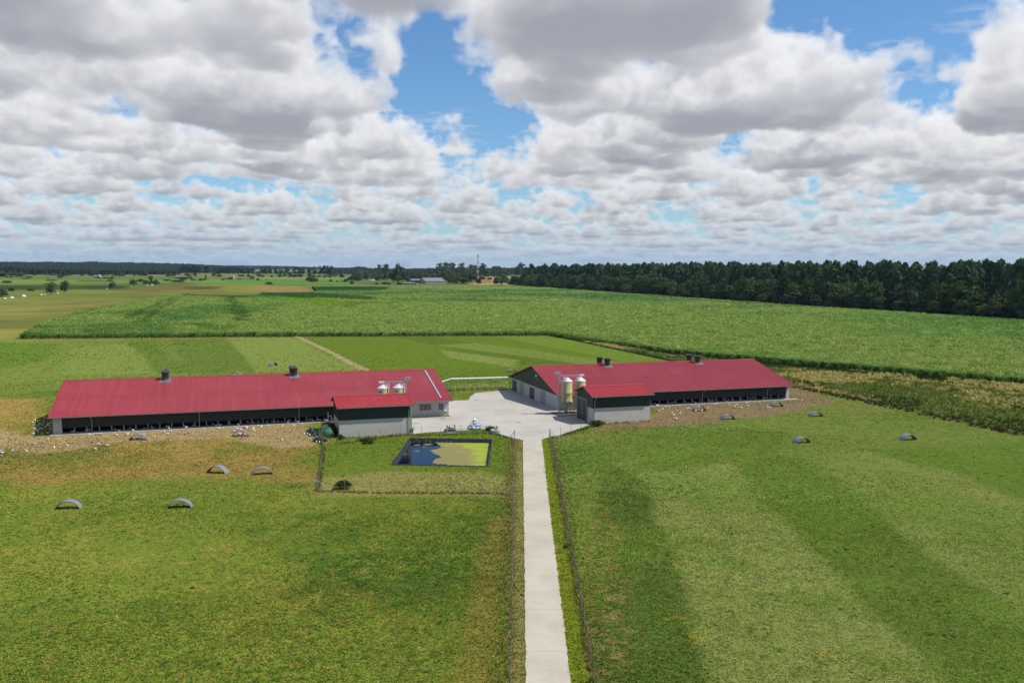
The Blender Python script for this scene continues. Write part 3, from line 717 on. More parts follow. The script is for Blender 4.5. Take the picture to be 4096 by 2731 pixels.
def barn(name, label, u0, u1, pop0, pop1, office, pipes, stacks, left):
    W = 27.963
    root = thing(name, label, 'barn', ((u0+u1)/2, W/2, 0))
    t = .22; zs = ZE+OV*(ZRG-ZE)/(W/2+OV)-.12         # underside of the roof above the wall
    # back wall, gables
    b = MB(); n = 10
    for i in range(n):
        xa, xb = u0+(u1-u0)*i/n, u0+(u1-u0)*(i+1)/n
        b = MB(); b.box(xa+.006, xb-.006, W-t, W, .0, zs); b.build('wall_panel', M['wall'], root)
    seams = [0, 5.6, 11.35, 17.6, 23.55, W]
    for x, s_ in ((u0, 1), (u1, -1)):
        for i in range(5):
            b = MB(); ya = seams[i]+.006 if i else 0; yb = seams[i+1]-.006 if i < 4 else W-t-.004
            b.box(min(x, x+t*s_), max(x, x+t*s_), ya, yb, 0, 2.83); b.build('wall_panel', M['wall'], root)
        b = MB(); sl = (ZRG-ZE)/(W/2+OV)
        zz = lambda y: ZE+sl*(y+OV if y <= W/2 else W+OV-y)-.1
        n = 40
        for i in range(n):
            y0, y1 = W*i/n, W*(i+1)/n; off = .03 if i % 2 else 0
            b.prism([(x-s_*(.04+off), y0, 2.78), (x-s_*(.04+off), y1, 2.78), (x-s_*(.04+off), y1, max(zz(y1), 2.79)), (x-s_*(.04+off), y0, max(zz(y0), 2.79))], (s_*(.12+off), 0, 0))
        b.build('gable_cladding', M['green_clad'], root)
    # front wall: curb, pop-holes between posts, cladding above
    b = MB(); b.box(pop0, pop1, -.02, t, 0, .26); b.build('curb', M['plinth'], root)
    b = MB(); k = int(round((pop1-pop0)/.25))
    for i in range(k):
        xa = pop0+(pop1-pop0)*i/k; d = .035 if i % 2 else 0
        b.box(xa, pop0+(pop1-pop0)*(i+1)/k, -.03-d, .05, .98, zs)
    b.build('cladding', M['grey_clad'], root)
    k = int(round((pop1-pop0)/1.80)); post0 = None
    for i in range(k+1):
        x = pop0+(pop1-pop0)*i/k
        if post0 is None:
            b = MB(); b.box(x-.05, x+.05, -.045, .12, .26, .98); post0 = b.build('pop_hole_post', M['galv'], root); base = x
        else:
            c = post0.copy(); COL.objects.link(c); c.parent = root; c.location.x += x-base
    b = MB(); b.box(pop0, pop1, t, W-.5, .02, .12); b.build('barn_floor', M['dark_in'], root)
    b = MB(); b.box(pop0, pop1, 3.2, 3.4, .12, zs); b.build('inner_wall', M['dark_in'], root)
    # piers and solid front panels
    for xa, xb in ([(u0, pop0), (pop1, u1)] if left else [(u0, pop0), (pop1, u1)]):
        n = max(1, int(round((xb-xa)/6.3)))
        for i in range(n):
            b = MB(); b.box(xa+(xb-xa)*i/n+(t+.002 if xa == u0 and i == 0 else .006), xa+(xb-xa)*(i+1)/n-(t+.002 if xb == u1 and i == n-1 else .006), 0, t, 0, zs); b.build('wall_panel', M['wall'], root)
    b = MB(); b.box(pop0-1.6 if left else pop0, pop1 if left else u1+1.7, -1.32, -.03, -.03, .075); b.build('apron', M['apron'], root)
    ro = gable_roof(root, u0-GO, u1+GO, -OV, W+OV, ZE, ZRG, M['roof'])
    for x in pipes: downpipe(root, x, -.05, -OV, ZE)
    # exhaust stacks in pairs, one each side of the ridge
    for x in stacks:
        for k_, (dx, y) in enumerate(((0, W/2-1.25), (-.12 if left else -.62, W/2+1.3))):
            zb = ZE+(ZRG-ZE)*(1-abs(y-W/2)/(W/2+OV))
            s = MB(); s.lathe((x+dx, y, zb-.3), [(.62, 0), (.60, .35), (.56, .8), (.58, 1.2), (.70, 1.72), (.72, 1.86), (.66, 1.86), (.6, 1.5)], 20); so_ = s.build('vent_stack', M['stack'], ro, True)
            s = MB(); s.lathe((x+dx, y, zb-.3), [(.735, 1.83), (.735, 1.9), (.67, 1.9), (.67, 1.83)], 20); s.build('stack_rim', M['galv'], root)
            s = MB(); s.lathe((x+dx, y, zb-.3), [(.64, .28), (.64, .52), (.585, .52)], 20); s.build('stack_collar', M['flash'], root)
            sg = 1 if y < W/2 else -1; sl = (ZRG-ZE)/(W/2+OV)
            s = MB(); yy = (y-1.15*sg, y+.85*sg)
            s.prism([(x+dx-.95, yy[0], zb-1.15*sl+.055), (x+dx+.95, yy[0], zb-1.15*sl+.055), (x+dx+.85, yy[1], zb+.85*sl+.055), (x+dx-.85, yy[1], zb+.85*sl+.055)], (0, 0, .02)); s.build('flashing', M['flash'], ro)
    return root, ro
def door(root, x, ya, yb, z1, s_):
    """double door leaf pair on a gable facing -x"""
    f = MB(); w = .09
    f.box(x-.07, x-.002, ya, ya+w, .02, z1); f.box(x-.07, x-.002, yb-w, yb, .02, z1); f.box(x-.07, x-.002, ya+w, yb-w, z1-w, z1); f.box(x-.08, x-.002, (ya+yb)/2-.05, (ya+yb)/2+.05, .02, z1-w)
    fo = f.build('door_frame', M['galv'], root)
    for a, c in ((ya+w+.005, (ya+yb)/2-.055), ((ya+yb)/2+.055, yb-w-.005)):
        d = MB(); d.box(x-.055, x-.003, a, c, .04, z1-w-.005); do = d.build('door_leaf', M['door'], root)
        h = MB(); zz = 1.05; yy = c-.12 if a < (ya+yb)/2-.3 else a+.12
        h.tube([(x-.085, yy, zz-.09), (x-.085, yy, zz+.09)], .015, 6); h.build('handle', M['galv'], do)
UL0, UL1, UR0, UR1 = -26.523, 38.025, 59.157, 110.322
pxu = lambda p: float(at_plane(*p, 1, 0.0)[0])
bl, bl_roof = barn('hen_barn', 'long red-roofed barn on the left with the green gas tank at its shed', UL0, UL1, UL0+1.3, 30.9, True, [pxu(Z1(700, 760)), pxu(Z1(1822, 720)), pxu(Z2(773, 660))], [-10.5, 11.75], True)
br, br_roof = barn('hen_barn', 'red-roofed barn on the right whose gable with dark double doors faces the yard', UR0, UR1, 66.0, UR1-.75, False, [pxu(ZR(805, 620)), pxu(ZR(1485, 590))], [75.0, 96.15], False)
# right gable: doors, boards, lamps
for ya, yb in ((24.42, 27.38), (13.16, 16.1)): door(br, UR0, ya, yb, 2.45, -1)
for ya, yb in ((19.75, 22.7), (6.5, 9.45)):
    b = MB()
    b.box(UR0-.035, UR0-.003, ya, yb, .02, 2.55); b.build('board_panel', M['osb'], br)
b = MB(); q = at_plane(2000+1005*.1467, 1430+495*.1467, 0, UR0-.2); b.box(UR0-.42, UR0-.1, q[1]-.3, q[1]+.3, q[2]-.18, q[2]+.18); b.build('floodlight', M['white'], br)
b = MB(); q = at_plane(2000+1012*.1467, 1430+602*.1467, 0, UR0-.2); b.box(UR0-.2, UR0-.1, q[1]-.1, q[1]+.1, q[2]-.1, q[2]+.1); b.build('alarm_lamp', M['white'], br)
b = MB(); b.box(UR0-.2, UR0-.1, 12.3, 12.55, 4.75, 5.15); b.build('junction_box', M['galv_dark'], br)
# left barn office windows, lamp, hose, light strip
def window(root, x0, x1, z0, z1, y, panes):
    f = MB(); w = .09
    f.box(x0, x1, y-.05, y-.002, z0, z0+w); f.box(x0, x1, y-.05, y-.002, z1-w, z1); f.box(x0, x0+w, y-.05, y-.002, z0+w, z1-w); f.box(x1-w, x1, y-.05, y-.002, z0+w, z1-w)
    ed = [x0+w]
    for i in range(1, panes): xm = x0+(x1-x0)*i/panes; f.box(xm-.07, xm+.07, y-.052, y-.002, z0+w, z1-w); ed += [xm-.07, xm+.07]
    ed += [x1-w]
    fo = f.build('window', M['frame_dark'], root)
    for i in range(panes):
        p = MB(); p.box(ed[2*i]+.002, ed[2*i+1]-.002, y-.022, y-.004, z0+w+.002, z1-w-.002); p.build('pane', M['glass'], fo)
    s = MB(); s.box(x0-.05, x1+.05, y-.11, y-.003, z0-.06, z0-.003); s.build('sill', M['galv'], fo)
window(bl, 32.67, 34.72, 1.2, 2.2, 0, 2); window(bl, 36.18, 36.95, 1.2, 2.2, 0, 1)
b = MB(); b.prism([(37.2, -.003, 1.02), (37.2, -.32, .92), (37.2, -.32, .86), (37.2, -.003, .78)], (.36, 0, 0)); b.build('wall_lamp', M['white'], bl)
b = MB(); b.tube([(37.62, -.05, 1.05), (37.66, -.05, .8), (37.6, -.05, .1)], .02, 6); b.build('hose', M['plinth'], bl)
b = MB(); xs_ = 36.55; sl = (ZRG-ZE)/(13.98+OV)
b.prism([(xs_-.15, -.35, ZE+(OV-.35)*sl+.07), (xs_+.15, -.35, ZE+(OV-.35)*sl+.07), (xs_+.15, 13.2, ZE+(OV+13.2)*sl+.07), (xs_-.15, 13.2, ZE+(OV+13.2)*sl+.07)], (0, 0, .05)); b.build('light_strip', M['lightstrip'], bl_roof)
b = MB(); b.tube([(36.95, -.5, 3.2), (36.95, -.5, 4.0)], .07, 8); b.tube([(36.95, -.5, 3.25), (36.6, -.5, 3.2)], .05, 8); b.build('orange_pipe', M['orange'], bl_roof)

def shed(name, label, x0, x1, door_side):
    y0, y1, ze, zr, zc = -15.6, -8.7, 4.86, 6.14, 2.80
    root = thing(name, label, 'shed', ((x0+x1)/2, (y0+y1)/2, 0)); t = .2; n = 3
    for i in range(n):
        for ya, yb in ((y0, y0+t), (y1-t, y1)):
            b = MB(); b.box(x0+(x1-x0)*i/n+(.006 if i else 0), x0+(x1-x0)*(i+1)/n-(.006 if i < n-1 else 0), ya, yb, 0, zc); b.build('wall_panel', M['wall_shed'], root)
    for x, s_ in ((x0, 1), (x1, -1)):
        b = MB(); b.box(min(x, x+t*s_), max(x, x+t*s_), y0+t+.003, y1-t-.003, 0, zc); b.build('wall_panel', M['wall_shed'], root)
    sl = (zr-ze)/((y1-y0)/2+.7); zz = lambda y: ze+sl*(y-(y0-.7) if y <= (y0+y1)/2 else (y1+.7)-y)-.1
    for ya, s_ in ((y0, 1), (y1, -1)):
        b = MB(); k = int((x1-x0)/.25)
        for i in range(k):
            d = .03 if i % 2 else 0; b.box(x0+(x1-x0)*i/k, x0+(x1-x0)*(i+1)/k, min(ya-(.04+d)*s_, ya+.05*s_), max(ya-(.04+d)*s_, ya+.05*s_), zc-.04, zz(ya))
        b.build('cladding', M['green_clad'], root)
    for x, s_ in ((x0, 1), (x1, -1)):
        b = MB(); k = 28
        for i in range(k):
            ya, yb = y0+(y1-y0)*i/k, y0+(y1-y0)*(i+1)/k; d = .03 if i % 2 else 0
            b.prism([(x-s_*(.04+d), ya, zc-.04), (x-s_*(.04+d), yb, zc-.04), (x-s_*(.04+d), yb, zz(yb)), (x-s_*(.04+d), ya, zz(ya))], (s_*(.1+d), 0, 0))
        b.build('gable_cladding', M['green_clad'], root)
    gable_roof(root, x0-.42, x1+.42, y0-.7, y1+.7, ze, zr, M['roof_shed'], False)
    if door_side: door_big(root, x0-.09, -13.3, -8.9+.1, 3.92)
    return root
def door_big(root, x, ya, yb, z1):
    f = MB(); w = .09
    f.box(x-.07, x, ya, ya+w, .02, z1); f.box(x-.07, x, yb-w, yb, .02, z1); f.box(x-.07, x, ya+w, yb-w, z1-w, z1); f.box(x-.075, x, (ya+yb)/2-.05, (ya+yb)/2+.05, .02, z1-w); f.build('door_frame', M['galv'], root)
    for a, c in ((ya+w+.004, (ya+yb)/2-.054), ((ya+yb)/2+.054, yb-w-.004)):
        d = MB(); d.box(x-.05, x-.002, a, c, .05, z1-w-.004); d.build('door_leaf', M['door'], root)
sl_ = shed('storage_shed', 'concrete shed with green cladding and bright red roof beside the pond', 16.5, 27.78, False)
sr_ = shed('storage_shed', 'concrete shed with tall charcoal double doors beside the road', 59.62, 70.55, True)
downpipe(sl_, 27.55, -15.62, -16.3, 4.86, .1); downpipe(sr_, 59.95, -15.62, -16.3, 4.86, .1)
b = MB(); b.box(27.79, 28.05, -15.55, -15.3, 0, 4.4); b.build('corner_trim', M['galv'], sl_)

# ------------------------------------------------------------------ feed silos and their filling conveyors
VS = -4.7
def silo(x, side, label, sign):
    root = thing('feed_silo', label, 'silo', (x, VS, 0), 'cream feed silos between the barns and their sheds')
    r = 1.0; n = 36; z0 = 2.45
    b = MB(); prof = []
    ring = lambda rr_, z, wv=0: [(x+rr_*math.cos(2*math.pi*k/n), VS+rr_*math.sin(2*math.pi*k/n), z+(wv*math.cos(4*2*math.pi*k/n) if wv else 0)) for k in range(n)]
    rings = [ring(r+.09, z0-.02, .1), ring(r+.04, z0+.25, .03), ring(r, z0+.6), ring(r, 4.0), ring(r+.012, 4.02), ring(r+.012, 4.06), ring(r, 4.08), ring(r, 6.12)]
    vs = [p for q in rings for p in q]
    b.add(vs, [(i*n+k, i*n+(k+1) % n, (i+1)*n+(k+1) % n, (i+1)*n+k) for i in range(len(rings)-1) for k in range(n)])
    b.build('silo_body', M['silo'], root, True)
    b = MB(); b.lathe((x, VS, 0), [(r+.05, 6.1), (r+.05, 6.16), (.36, 6.66), (.3, 6.74), (.3, 6.8)], n); b.build('cone_roof', M['white'], root)
    b = MB(); b.lathe((x, VS, 0), [(.16, .85), (.20, 1.05), (.98, 2.5), (.98, 2.7)], n); b.build('hopper', M['silo'], root)
    b = MB(); b.lathe((x, VS, 0), [(.26, .45), (.26, .7), (.17, .88)], 14); b.tube([(x, VS, .5), (x+.1, VS+1.6, .7), (x+.1, VS+3.4, 1.2)], .07, 8); b.build('auger_boot', M['galv_dark'], root)
    for k in range(6):
        a = math.pi/6+k*math.pi/3; px_, py_ = x+(r+.05)*math.cos(a), VS+(r+.05)*math.sin(a); a2 = a+math.pi/3
        b = MB(); b.tube([(px_, py_, .12), (px_, py_, 2.8)], .045, 6); b.build('leg', M['galv'], root)
        b = MB(); b.tube([(px_, py_, .25), (x+(r+.05)*math.cos(a2), VS+(r+.05)*math.sin(a2), 2.3)], .018, 5); b.build('brace', M['galv_dark'], root)
    for j, (dx, rr_) in enumerate(((.92, .075), (.62, .06))):
        b = MB(); yy = VS-.78-.12*j; xx = x+sign*dx
        b.tube([(x+sign*.15, VS-.1, 6.76+.05*j), (x+sign*.3, VS-.25, 6.88), (xx-sign*.05, yy+.1, 6.8), (xx, yy, 6.55), (xx, yy, .95)], rr_, 10); b.build('filling_pipe', M['galv'], root, True)
    b = MB(); yy = VS-1.05
    for dx in (-.16, .16): b.tube([(x-sign*.55+dx, yy, .6), (x-sign*.55+dx, yy, 6.1)], .018, 5)
    for k in range(15): b.tube([(x-sign*.55-.16, yy, .75+k*.31), (x-sign*.55+.16, yy, .75+k*.31)], .013, 5)
    if sign > 0:
        p = MB()
        sx = x-sign*.62
        for k in range(5):
            a0 = math.radians(212+k*9); a1 = a0+math.radians(9)
            p.add([(x+1.02*math.cos(a0), VS+1.02*math.sin(a0), 5.2), (x+1.02*math.cos(a1), VS+1.02*math.sin(a1), 5.2), (x+1.02*math.cos(a1), VS+1.02*math.sin(a1), 5.95), (x+1.02*math.cos(a0), VS+1.02*math.sin(a0), 5.95)], [(0, 1, 2, 3)])
        p.build('sign_plate', M['white'], root)
        p = MB()
        for k in range(4):
            a0 = math.radians(216+k*9); a1 = a0+math.radians(9)
            p.add([(x+1.028*math.cos(a0), VS+1.028*math.sin(a0), 5.45), (x+1.028*math.cos(a1), VS+1.028*math.sin(a1), 5.45), (x+1.028*math.cos(a1), VS+1.028*math.sin(a1), 5.7), (x+1.028*math.cos(a0), VS+1.028*math.sin(a0), 5.7)], [(0, 1, 2, 3)])
        p.build('sign_band', M['mast_red'], root)
    return root
PZ4 = lambda a, c, v=VS: at_plane(2200+a*.17219, 1430+c*.17219, 1, v)
PZ5 = lambda a, c, v=VS: at_plane(1380+a*.19133, 1450+c*.19133, 1, v)
xr1, xr2 = float(PZ4(393, 700)[0]), float(PZ4(700, 600)[0]); xl1, xl2 = float(PZ5(800, 560)[0]), float(PZ5(1127, 560)[0])
silo(xr1, 0, 'cream silo by the right shed doors, its hopper in full view', -1); silo(xr2, 0, 'cream silo half hidden behind the red roof of the right shed', -1)
silo(xl1, 0, 'cream silo with a white sign, behind the left shed roof', 1); silo(xl2, 0, 'cream silo behind the left shed roof, nearer the office windows', 1)
def conveyor(x0, x1, xm, xbox, label, sign):
    root = thing('feed_conveyor', label, 'conveyor', (xm, VS, 0))
    zt = 7.02
    b = MB(); b.box(x0, x1, VS-.13, VS+.13, zt, zt+.2); b.build('trough', M['galv'], root)
    e0, e1 = (x1-.95, x1+.02) if sign < 0 else (x0-.02, x0+.95)
    b = MB(); b.box(e0, e1, VS-.17, VS+.17, zt-.02, zt+.26); b.build('drive_box', M['white'], root)
    b = MB()
    for dy in (-.22, .22):
        for dx in (-.1, .1): b.tube([(xm+dx, VS+dy, .1), (xm+dx, VS+dy, zt+.1)], .035, 6)
    for k in range(10):
        z = .4+k*.68; b.tube([(xm-.1, VS-.22, z), (xm+.1, VS-.22, z+.5)], .02, 5); b.tube([(xm-.1, VS-.22, z), (xm+.1, VS-.22, z)], .02, 5)
    b.tube([(xm, VS, .2), (xm, VS, zt+.5)], .09, 10)
    b.build('mast', M['galv'], root)
    b = MB(); b.prism([(xm+.14*sign, VS-.2, zt+.1), (xm-.16*sign, VS-.2, zt+.15), (xm-.2*sign, VS-.2, zt+.45), (xm-.1*sign, VS-.2, zt+.82), (xm+.3*sign, VS-.2, zt+.82), (xm+.3*sign, VS-.2, zt+.5)], (0, .4, 0)); b.build('elbow', M['galv'], root)
    b = MB(); b.box(min(xm+.28*sign, xbox), max(xm+.28*sign, xbox), VS-.24, VS+.24, zt+.36, zt+.84); b.build('motor_box', M['galv'], root)
    for x in ((xr1, xr2) if sign < 0 else (xl1, xl2)):
        b = MB(); b.box(x-.28, x+.28, VS-.15, VS+.15, zt-.13, zt-.003); b.tube([(x, VS, 6.72), (x, VS, zt-.1)], .14, 10); b.build('outlet', M['galv'], root)
    return root
xa = float(PZ4(215, 800)[0]); conveyor(xa, float(PZ4(785, 400)[0]), xa, float(PZ4(112, 365)[0]), 'galvanised conveyor on a mast over the two silos of the right barn', -1)
xb_ = float(PZ5(1265, 330)[0]); conveyor(float(PZ5(705, 400)[0]), float(PZ5(1300, 380)[0]), xb_, float(PZ5(1368, 290)[0]), 'galvanised conveyor over the two silos behind the left shed', 1)
b = MB(); b.box(xa-.9, 66.5, -6.6, -3.0, -.02, .17); tag(b.build('silo_pad', m_plain('stained_pad', (.10, .095, .09), .9, var=.3)), 'dark raised concrete pad under the silos', None, None, 'structure')
b = MB(); b.box(21.5, 31.2, -6.6, -3.0, -.02, .17); tag(b.build('silo_pad', M['wall']), 'concrete pad under the left silos', None, None, 'structure')
t = thing('guard_rail', 'orange guard rail behind the silo legs of the right barn', 'rail', (62, -2.6, 0))
b = MB(); b.tube([(59.6, -2.6, .75), (65, -2.6, .75)], .05, 6); b.tube([(59.6, -2.6, .42), (65, -2.6, .42)], .05, 6); b.build('rail', M['orange'], t)
for x in (59.7, 61.4, 63.1, 64.9): b = MB(); b.box(x-.04, x+.04, -2.64, -2.56, .02, .8); b.build('post', M['galv'], t)

# ------------------------------------------------------------------ egg tube between the barns
t = thing('egg_tube', 'white tube on steel posts running between the two barns', 'conveyor tube', (48, 28.55, 0))
pts = [(38.3, 28.55, .75), (45.6, 28.55, 2.85), (59.3, 28.55, 2.72)]
seg = [pts[0], (40.7, 28.55, 1.45), (43.2, 28.55, 2.16), pts[1]]+[(45.6+1.957*k, 28.55, 2.85-.0186*k) for k in range(1, 8)]
for i in range(len(seg)-1):
    a, c = Vector(seg[i]), Vector(seg[i+1]); d = (c-a).normalized()*.015
    b = MB(); b.tube([a+d, c-d], .21, 14); b.build('tube_section', M['white'], t, False)
    b = MB(); b.tube([c-d*1.5, c+d*1.5], .222, 14); b.build('clamp', M['galv_dark'], t)
for x in (45.45, 48.5, 51.5, 54.4, 58.95):
    b = MB(); b.box(x-.05, x+.05, 28.50, 28.60, 0, 2.6); b.box(x-.3, x+.3, 28.51, 28.59, 2.53, 2.61); b.build('post', M['galv_dark'], t)

# ------------------------------------------------------------------ gas tank
t = thing('gas_tank', 'green gas tank lying on saddles beside the left shed', 'tank', (14.75, -13.9, 0))
b = MB(); r = .82; n = 28; ys = []
for k in range(7): a = math.pi/2*k/6; ys.append((-15.05-.45*math.cos(a), r*math.sin(a)))
ys += [(-12.9, r)]
for k in range(1, 7): a = math.pi/2*k/6; ys.append((-12.9+.45*math.sin(a), r*math.cos(a)))
vs = []; fs = []
for (y, rr_) in ys: vs += [(14.75+max(rr_, .001)*math.cos(2*math.pi*k/n), y, 1.0+max(rr_, .001)*math.sin(2*math.pi*k/n)) for k in range(n)]
for i in range(len(ys)-1): fs += [(i*n+k, i*n+(k+1) % n, (i+1)*n+(k+1) % n, (i+1)*n+k) for k in range(n)]
b.add(vs, fs); b.build('tank_body', M['tank'], t, True)
b = MB(); b.lathe((14.75, -14.0, 1.78), [(.24, 0), (.24, .12), (.2, .16)], 14); b.build('valve_dome', M['tank'], t)
for y in (-14.9, -13.1): b = MB(); b.box(14.2, 15.3, y-.1, y+.1, 0, .45); b.build('saddle', M['wall'], t)

# ------------------------------------------------------------------ pond: liner, water, floating weed
pc = np.mean(POND, 0)
def ring(inset, z, n=70, wr=0.0, seed=3):
    out = []; r_ = random.Random(seed); P = [np.array(p) for p in POND]
    for i in range(4):
        a, c = P[i], P[(i+1) % 4]; prv = P[i-1]; nx = P[(i+2) % 4]
        din = lambda p, q: (lambda d: np.array([-d[1], d[0]])/np.linalg.norm(d))(q-p)
        n0 = din(a, c); mid = (a+c)/2
        if (pc-mid)@n0 < 0: n0 = -n0
        d = (c-a)/np.linalg.norm(c-a)
        a2 = a+n0*inset+d*inset; c2 = c+n0*inset-d*inset
        for k in range(n):
            p = a2+(c2-a2)*k/n; j = r_.uniform(-wr, wr)
            out.append((p[0]+n0[0]*j, p[1]+n0[1]*j, z+r_.uniform(-wr, wr)*.7))
    return out
rings = [ring(-.22, .03, wr=.03, seed=1), ring(-.10, .12, wr=.06, seed=2), ring(0, .13, wr=.05, seed=3), ring(.14, -.2, wr=.07, seed=4), ring(.34, -.60, wr=.06, seed=5), ring(.75, -1.5, wr=.03, seed=6)]
k = len(rings[0]); b = MB()
b.add([p for q in rings for p in q], [(i*k+j, i*k+(j+1) % k, (i+1)*k+(j+1) % k, (i+1)*k+j) for i in range(len(rings)-1) for j in range(k)])
b.add([tuple(np.append(np.array(p)+(pc-np.array(p))*.05, -1.45)) for p in POND], [(0, 1, 2, 3)])
tag(b.build('pond_liner', M['liner']), 'black wrinkled liner round the rectangular pond', 'pond liner')
t = NT('pond_water'); M['water'] = t.out(t.bsdf((.003, .007, .018), .04, 0, t.bump(t.noise(t.n('ShaderNodeMapping', {0: t.pos(), 3: (1, 4, 1)}).outputs[0], 2.2, 3), .10, .03), .14))
wr_ = ring(.24, -.46, 12); b = MB(); b.add(wr_, [tuple(range(len(wr_)))]); w = b.build('pond_water', M['water']); tag(w, 'dark blue pond water', None, None, 'structure')
if w.data.polygons[0].normal.z < 0: w.data.flip_normals()
t = NT('duckweed'); p = t.pos(); a_ = t.noise(p, .28, 5, .6); b_ = t.noise(p, 3, 5, .7)
sp = t.n('ShaderNodeSeparateXYZ', {0: p}); gr = t.n('ShaderNodeMath', {0: t.n('ShaderNodeMapRange', {0: sp.outputs[0], 1: 28, 2: 38, 3: -.34, 4: .30}).outputs[0], 1: a_}, operation='ADD').outputs[0]
c = t.ramp(gr, [(.40, lin(166,158,96,.72)), (.52, lin(174,170,92,.72)), (.60, lin(176,190,62,.80)), (.8, lin(168,192,54,.80))])
c = t.mix(1.0, c, t.n('ShaderNodeMapRange', {0: b_, 1: .3, 2: .7, 3: .85, 4: 1.12}).outputs[0], 'MULTIPLY')
M['weed'] = t.out(t.bsdf(c, .75, 0, t.bump(b_, .2, .01), .2))
zw = -.452
edge = [at(*Z2(*p), zw)[:2] for p in ((2195,962),(2230,985),(2262,1015),(2200,1035),(2140,1045),(2165,1060),(2185,1082),(2235,1098),(2266,1116),(2215,1132),(2175,1160),(2180,1180),(2220,1190),(2330,1192),(2300,1199),(2210,1206))]
er = random.Random(4); e2 = []
for i in range(len(edge)-1):
    for k in range(6):
        q = edge[i]+(edge[i+1]-edge[i])*k/6; e2.append((q[0]+er.uniform(-.10, .10), q[1]+er.uniform(-.14, .14)))
P4 = [np.array(p[:2]) for p in ring(.24, zw, 1)]
oth = [tuple(P4[2]), tuple(P4[3]+(P4[2]-P4[3])*.35), tuple(P4[3]), tuple(P4[3]+(P4[0]-P4[3])*.5)]
fro = at(*Z2(2200, 1260), zw)[:2]
o = sheet('floating_weed', e2+[tuple(fro)]+[tuple(P4[2]*.97+P4[1]*.03), tuple(P4[2]), tuple(P4[3])], [], M['weed'], zw); tag(o, 'yellow green weed floating on the pond', None, None, 'stuff')
b = MB()
for (x, y, s_) in ((2010,990,.5),(2120,985,.8),(2010,1055,.5),(2080,1010,.3),(1885,1085,.3)):
    q = at(*Z2(x, y), zw+.003); n = 9
    b.add([(q[0]+s_*er.uniform(.6, 1.2)*math.cos(2*math.pi*k/n), q[1]+.7*s_*er.uniform(.6, 1.2)*math.sin(2*math.pi*k/n), zw+.003) for k in range(n)], [tuple(range(n))])
o = b.build('floating_weed', M['weed']); tag(o, 'small pale patches of weed on the open pond water', None, None, 'stuff')


# ------------------------------------------------------------------ fences
def fence(label, pts, h=1.45, spacing=3.0, rows=6, braces=(), wood=False, group='wire fences of the farm', posts=None):
    root = thing('wire_fence', label, 'fence', (pts[0][0], pts[0][1], 0), group)
    r_ = random.Random(int(abs(pts[0][0]*7+pts[0][1]*13)))
    P = []
    if posts is not None: P = [tuple(p) for p in posts]
    else:
        for i in range(len(pts)-1):
            a, c = np.array(pts[i][:2]), np.array(pts[i+1][:2]); n = max(1, int(round(np.linalg.norm(c-a)/spacing)))
            P += [tuple(a+(c-a)*k/n) for k in range(n)]
        P.append(tuple(pts[-1][:2]))
    for i, (x, y) in enumerate(P):
        b = MB(); lx, ly = r_.uniform(-.03, .03), r_.uniform(-.03, .03); hh = h*r_.uniform(.96, 1.05)
        corner = i in (0, len(P)-1)
        b.tube([(x, y, -.1), (x+lx, y+ly, hh+(.18 if corner else 0))], .045 if corner else .032, 6); b.build('post', M['galv'] if (corner and not wood) else (M['post'] if wood or r_.random() < .6 else M['galv_dark']), root)
    b = MB()
    for i in range(len(P)-1):
        a, c = P[i], P[i+1]; d = np.array(c)-np.array(a); L_ = np.linalg.norm(d); nn = np.array([-d[1], d[0]])/L_*.004
        for k in range(rows):
            z = h*(.06+.9*k/(rows-1))
            b.add([(a[0], a[1], z-.004), (c[0], c[1], z-.004), (c[0], c[1], z+.004), (a[0], a[1], z+.004)], [(0, 1, 2, 3)])
        nv = int(L_/.6)
        for k in range(1, nv):
            q = np.array(a)+d*k/nv; b.add([(q[0]-.003, q[1], .03), (q[0]+.003, q[1], .03), (q[0]+.003, q[1], h*.95), (q[0]-.003, q[1], h*.95)], [(0, 1, 2, 3)])
    b.build('wire_mesh', M['wire'], root)
    for (i, dx, dy) in braces:
        x, y = P[i]; b = MB(); b.tube([(x, y, h*.92), (x+dx, y+dy, .05)], .03, 6); b.build('brace', M['galv'], root)
    return root
fence('long wire fence along the left side of the road', [(42.5, -24.7), (31.2, -58.5), (16.95, -101.5), (-6.4, -172)], braces=((0, -1.2, .5),))
fence('long wire fence along the right side of the road', [(48.1, -25.4), (36.6, -60.1), (22.3, -102.7), (-.8, -172)], braces=((0, .9, -.9),))
q = lambda *p: tuple(at(*p)[:2])
A1, A2 = q(*Z2(1032, 1022)), q(*Z2(968, 1478))
fence('wire fence between the hens\' dry ground and the pond lawn', [q(*Z2(985, 930)), A1, q(*Z2(1003, 1230)), A2], 1.5, 2.6, braces=((2, 1.6, -.6), (-1, 1.5, -.1)))
fence('wire fence in front of the pond lawn', [A2, (31.9, -56.4)], 1.45, posts=[A2]+[q(*Z2(*p)) for p in ((1250,1462),(1535,1490),(1832,1492),(2107,1496))]+[q(*Z3(*p)) for p in ((305,1496),(592,1496))]+[(31.9, -56.4)], braces=((-1, -1.4, -.2),))
fence('wire fence between the pond and the yard', [(0, 0), (1, 1)], 1.5, posts=[q(*Z2(*p)) for p in ((1005,945),(1188,985),(1405,952),(1625,908),(1840,888),(2055,893),(2250,893))]+[q(*Z3(*p)) for p in ((375,880),(583,868))]+[q(*Z3(*p)) for p in ((760,886),(938,945))], braces=((8, .7, -.6), (-1, -1.0, .2)))
fence('wire fence from the road end to the right shed', [(0, 0), (1, 1)], 1.4, posts=[(48.1, -25.2)]+[q(*Z3(*p)) for p in ((1418,893),(1527,850),(1628,838),(1728,778))])
fence('wire fence behind the egg tube', [(38.5, 30.6), (59.0, 31.5)], 1.5, 2.6)
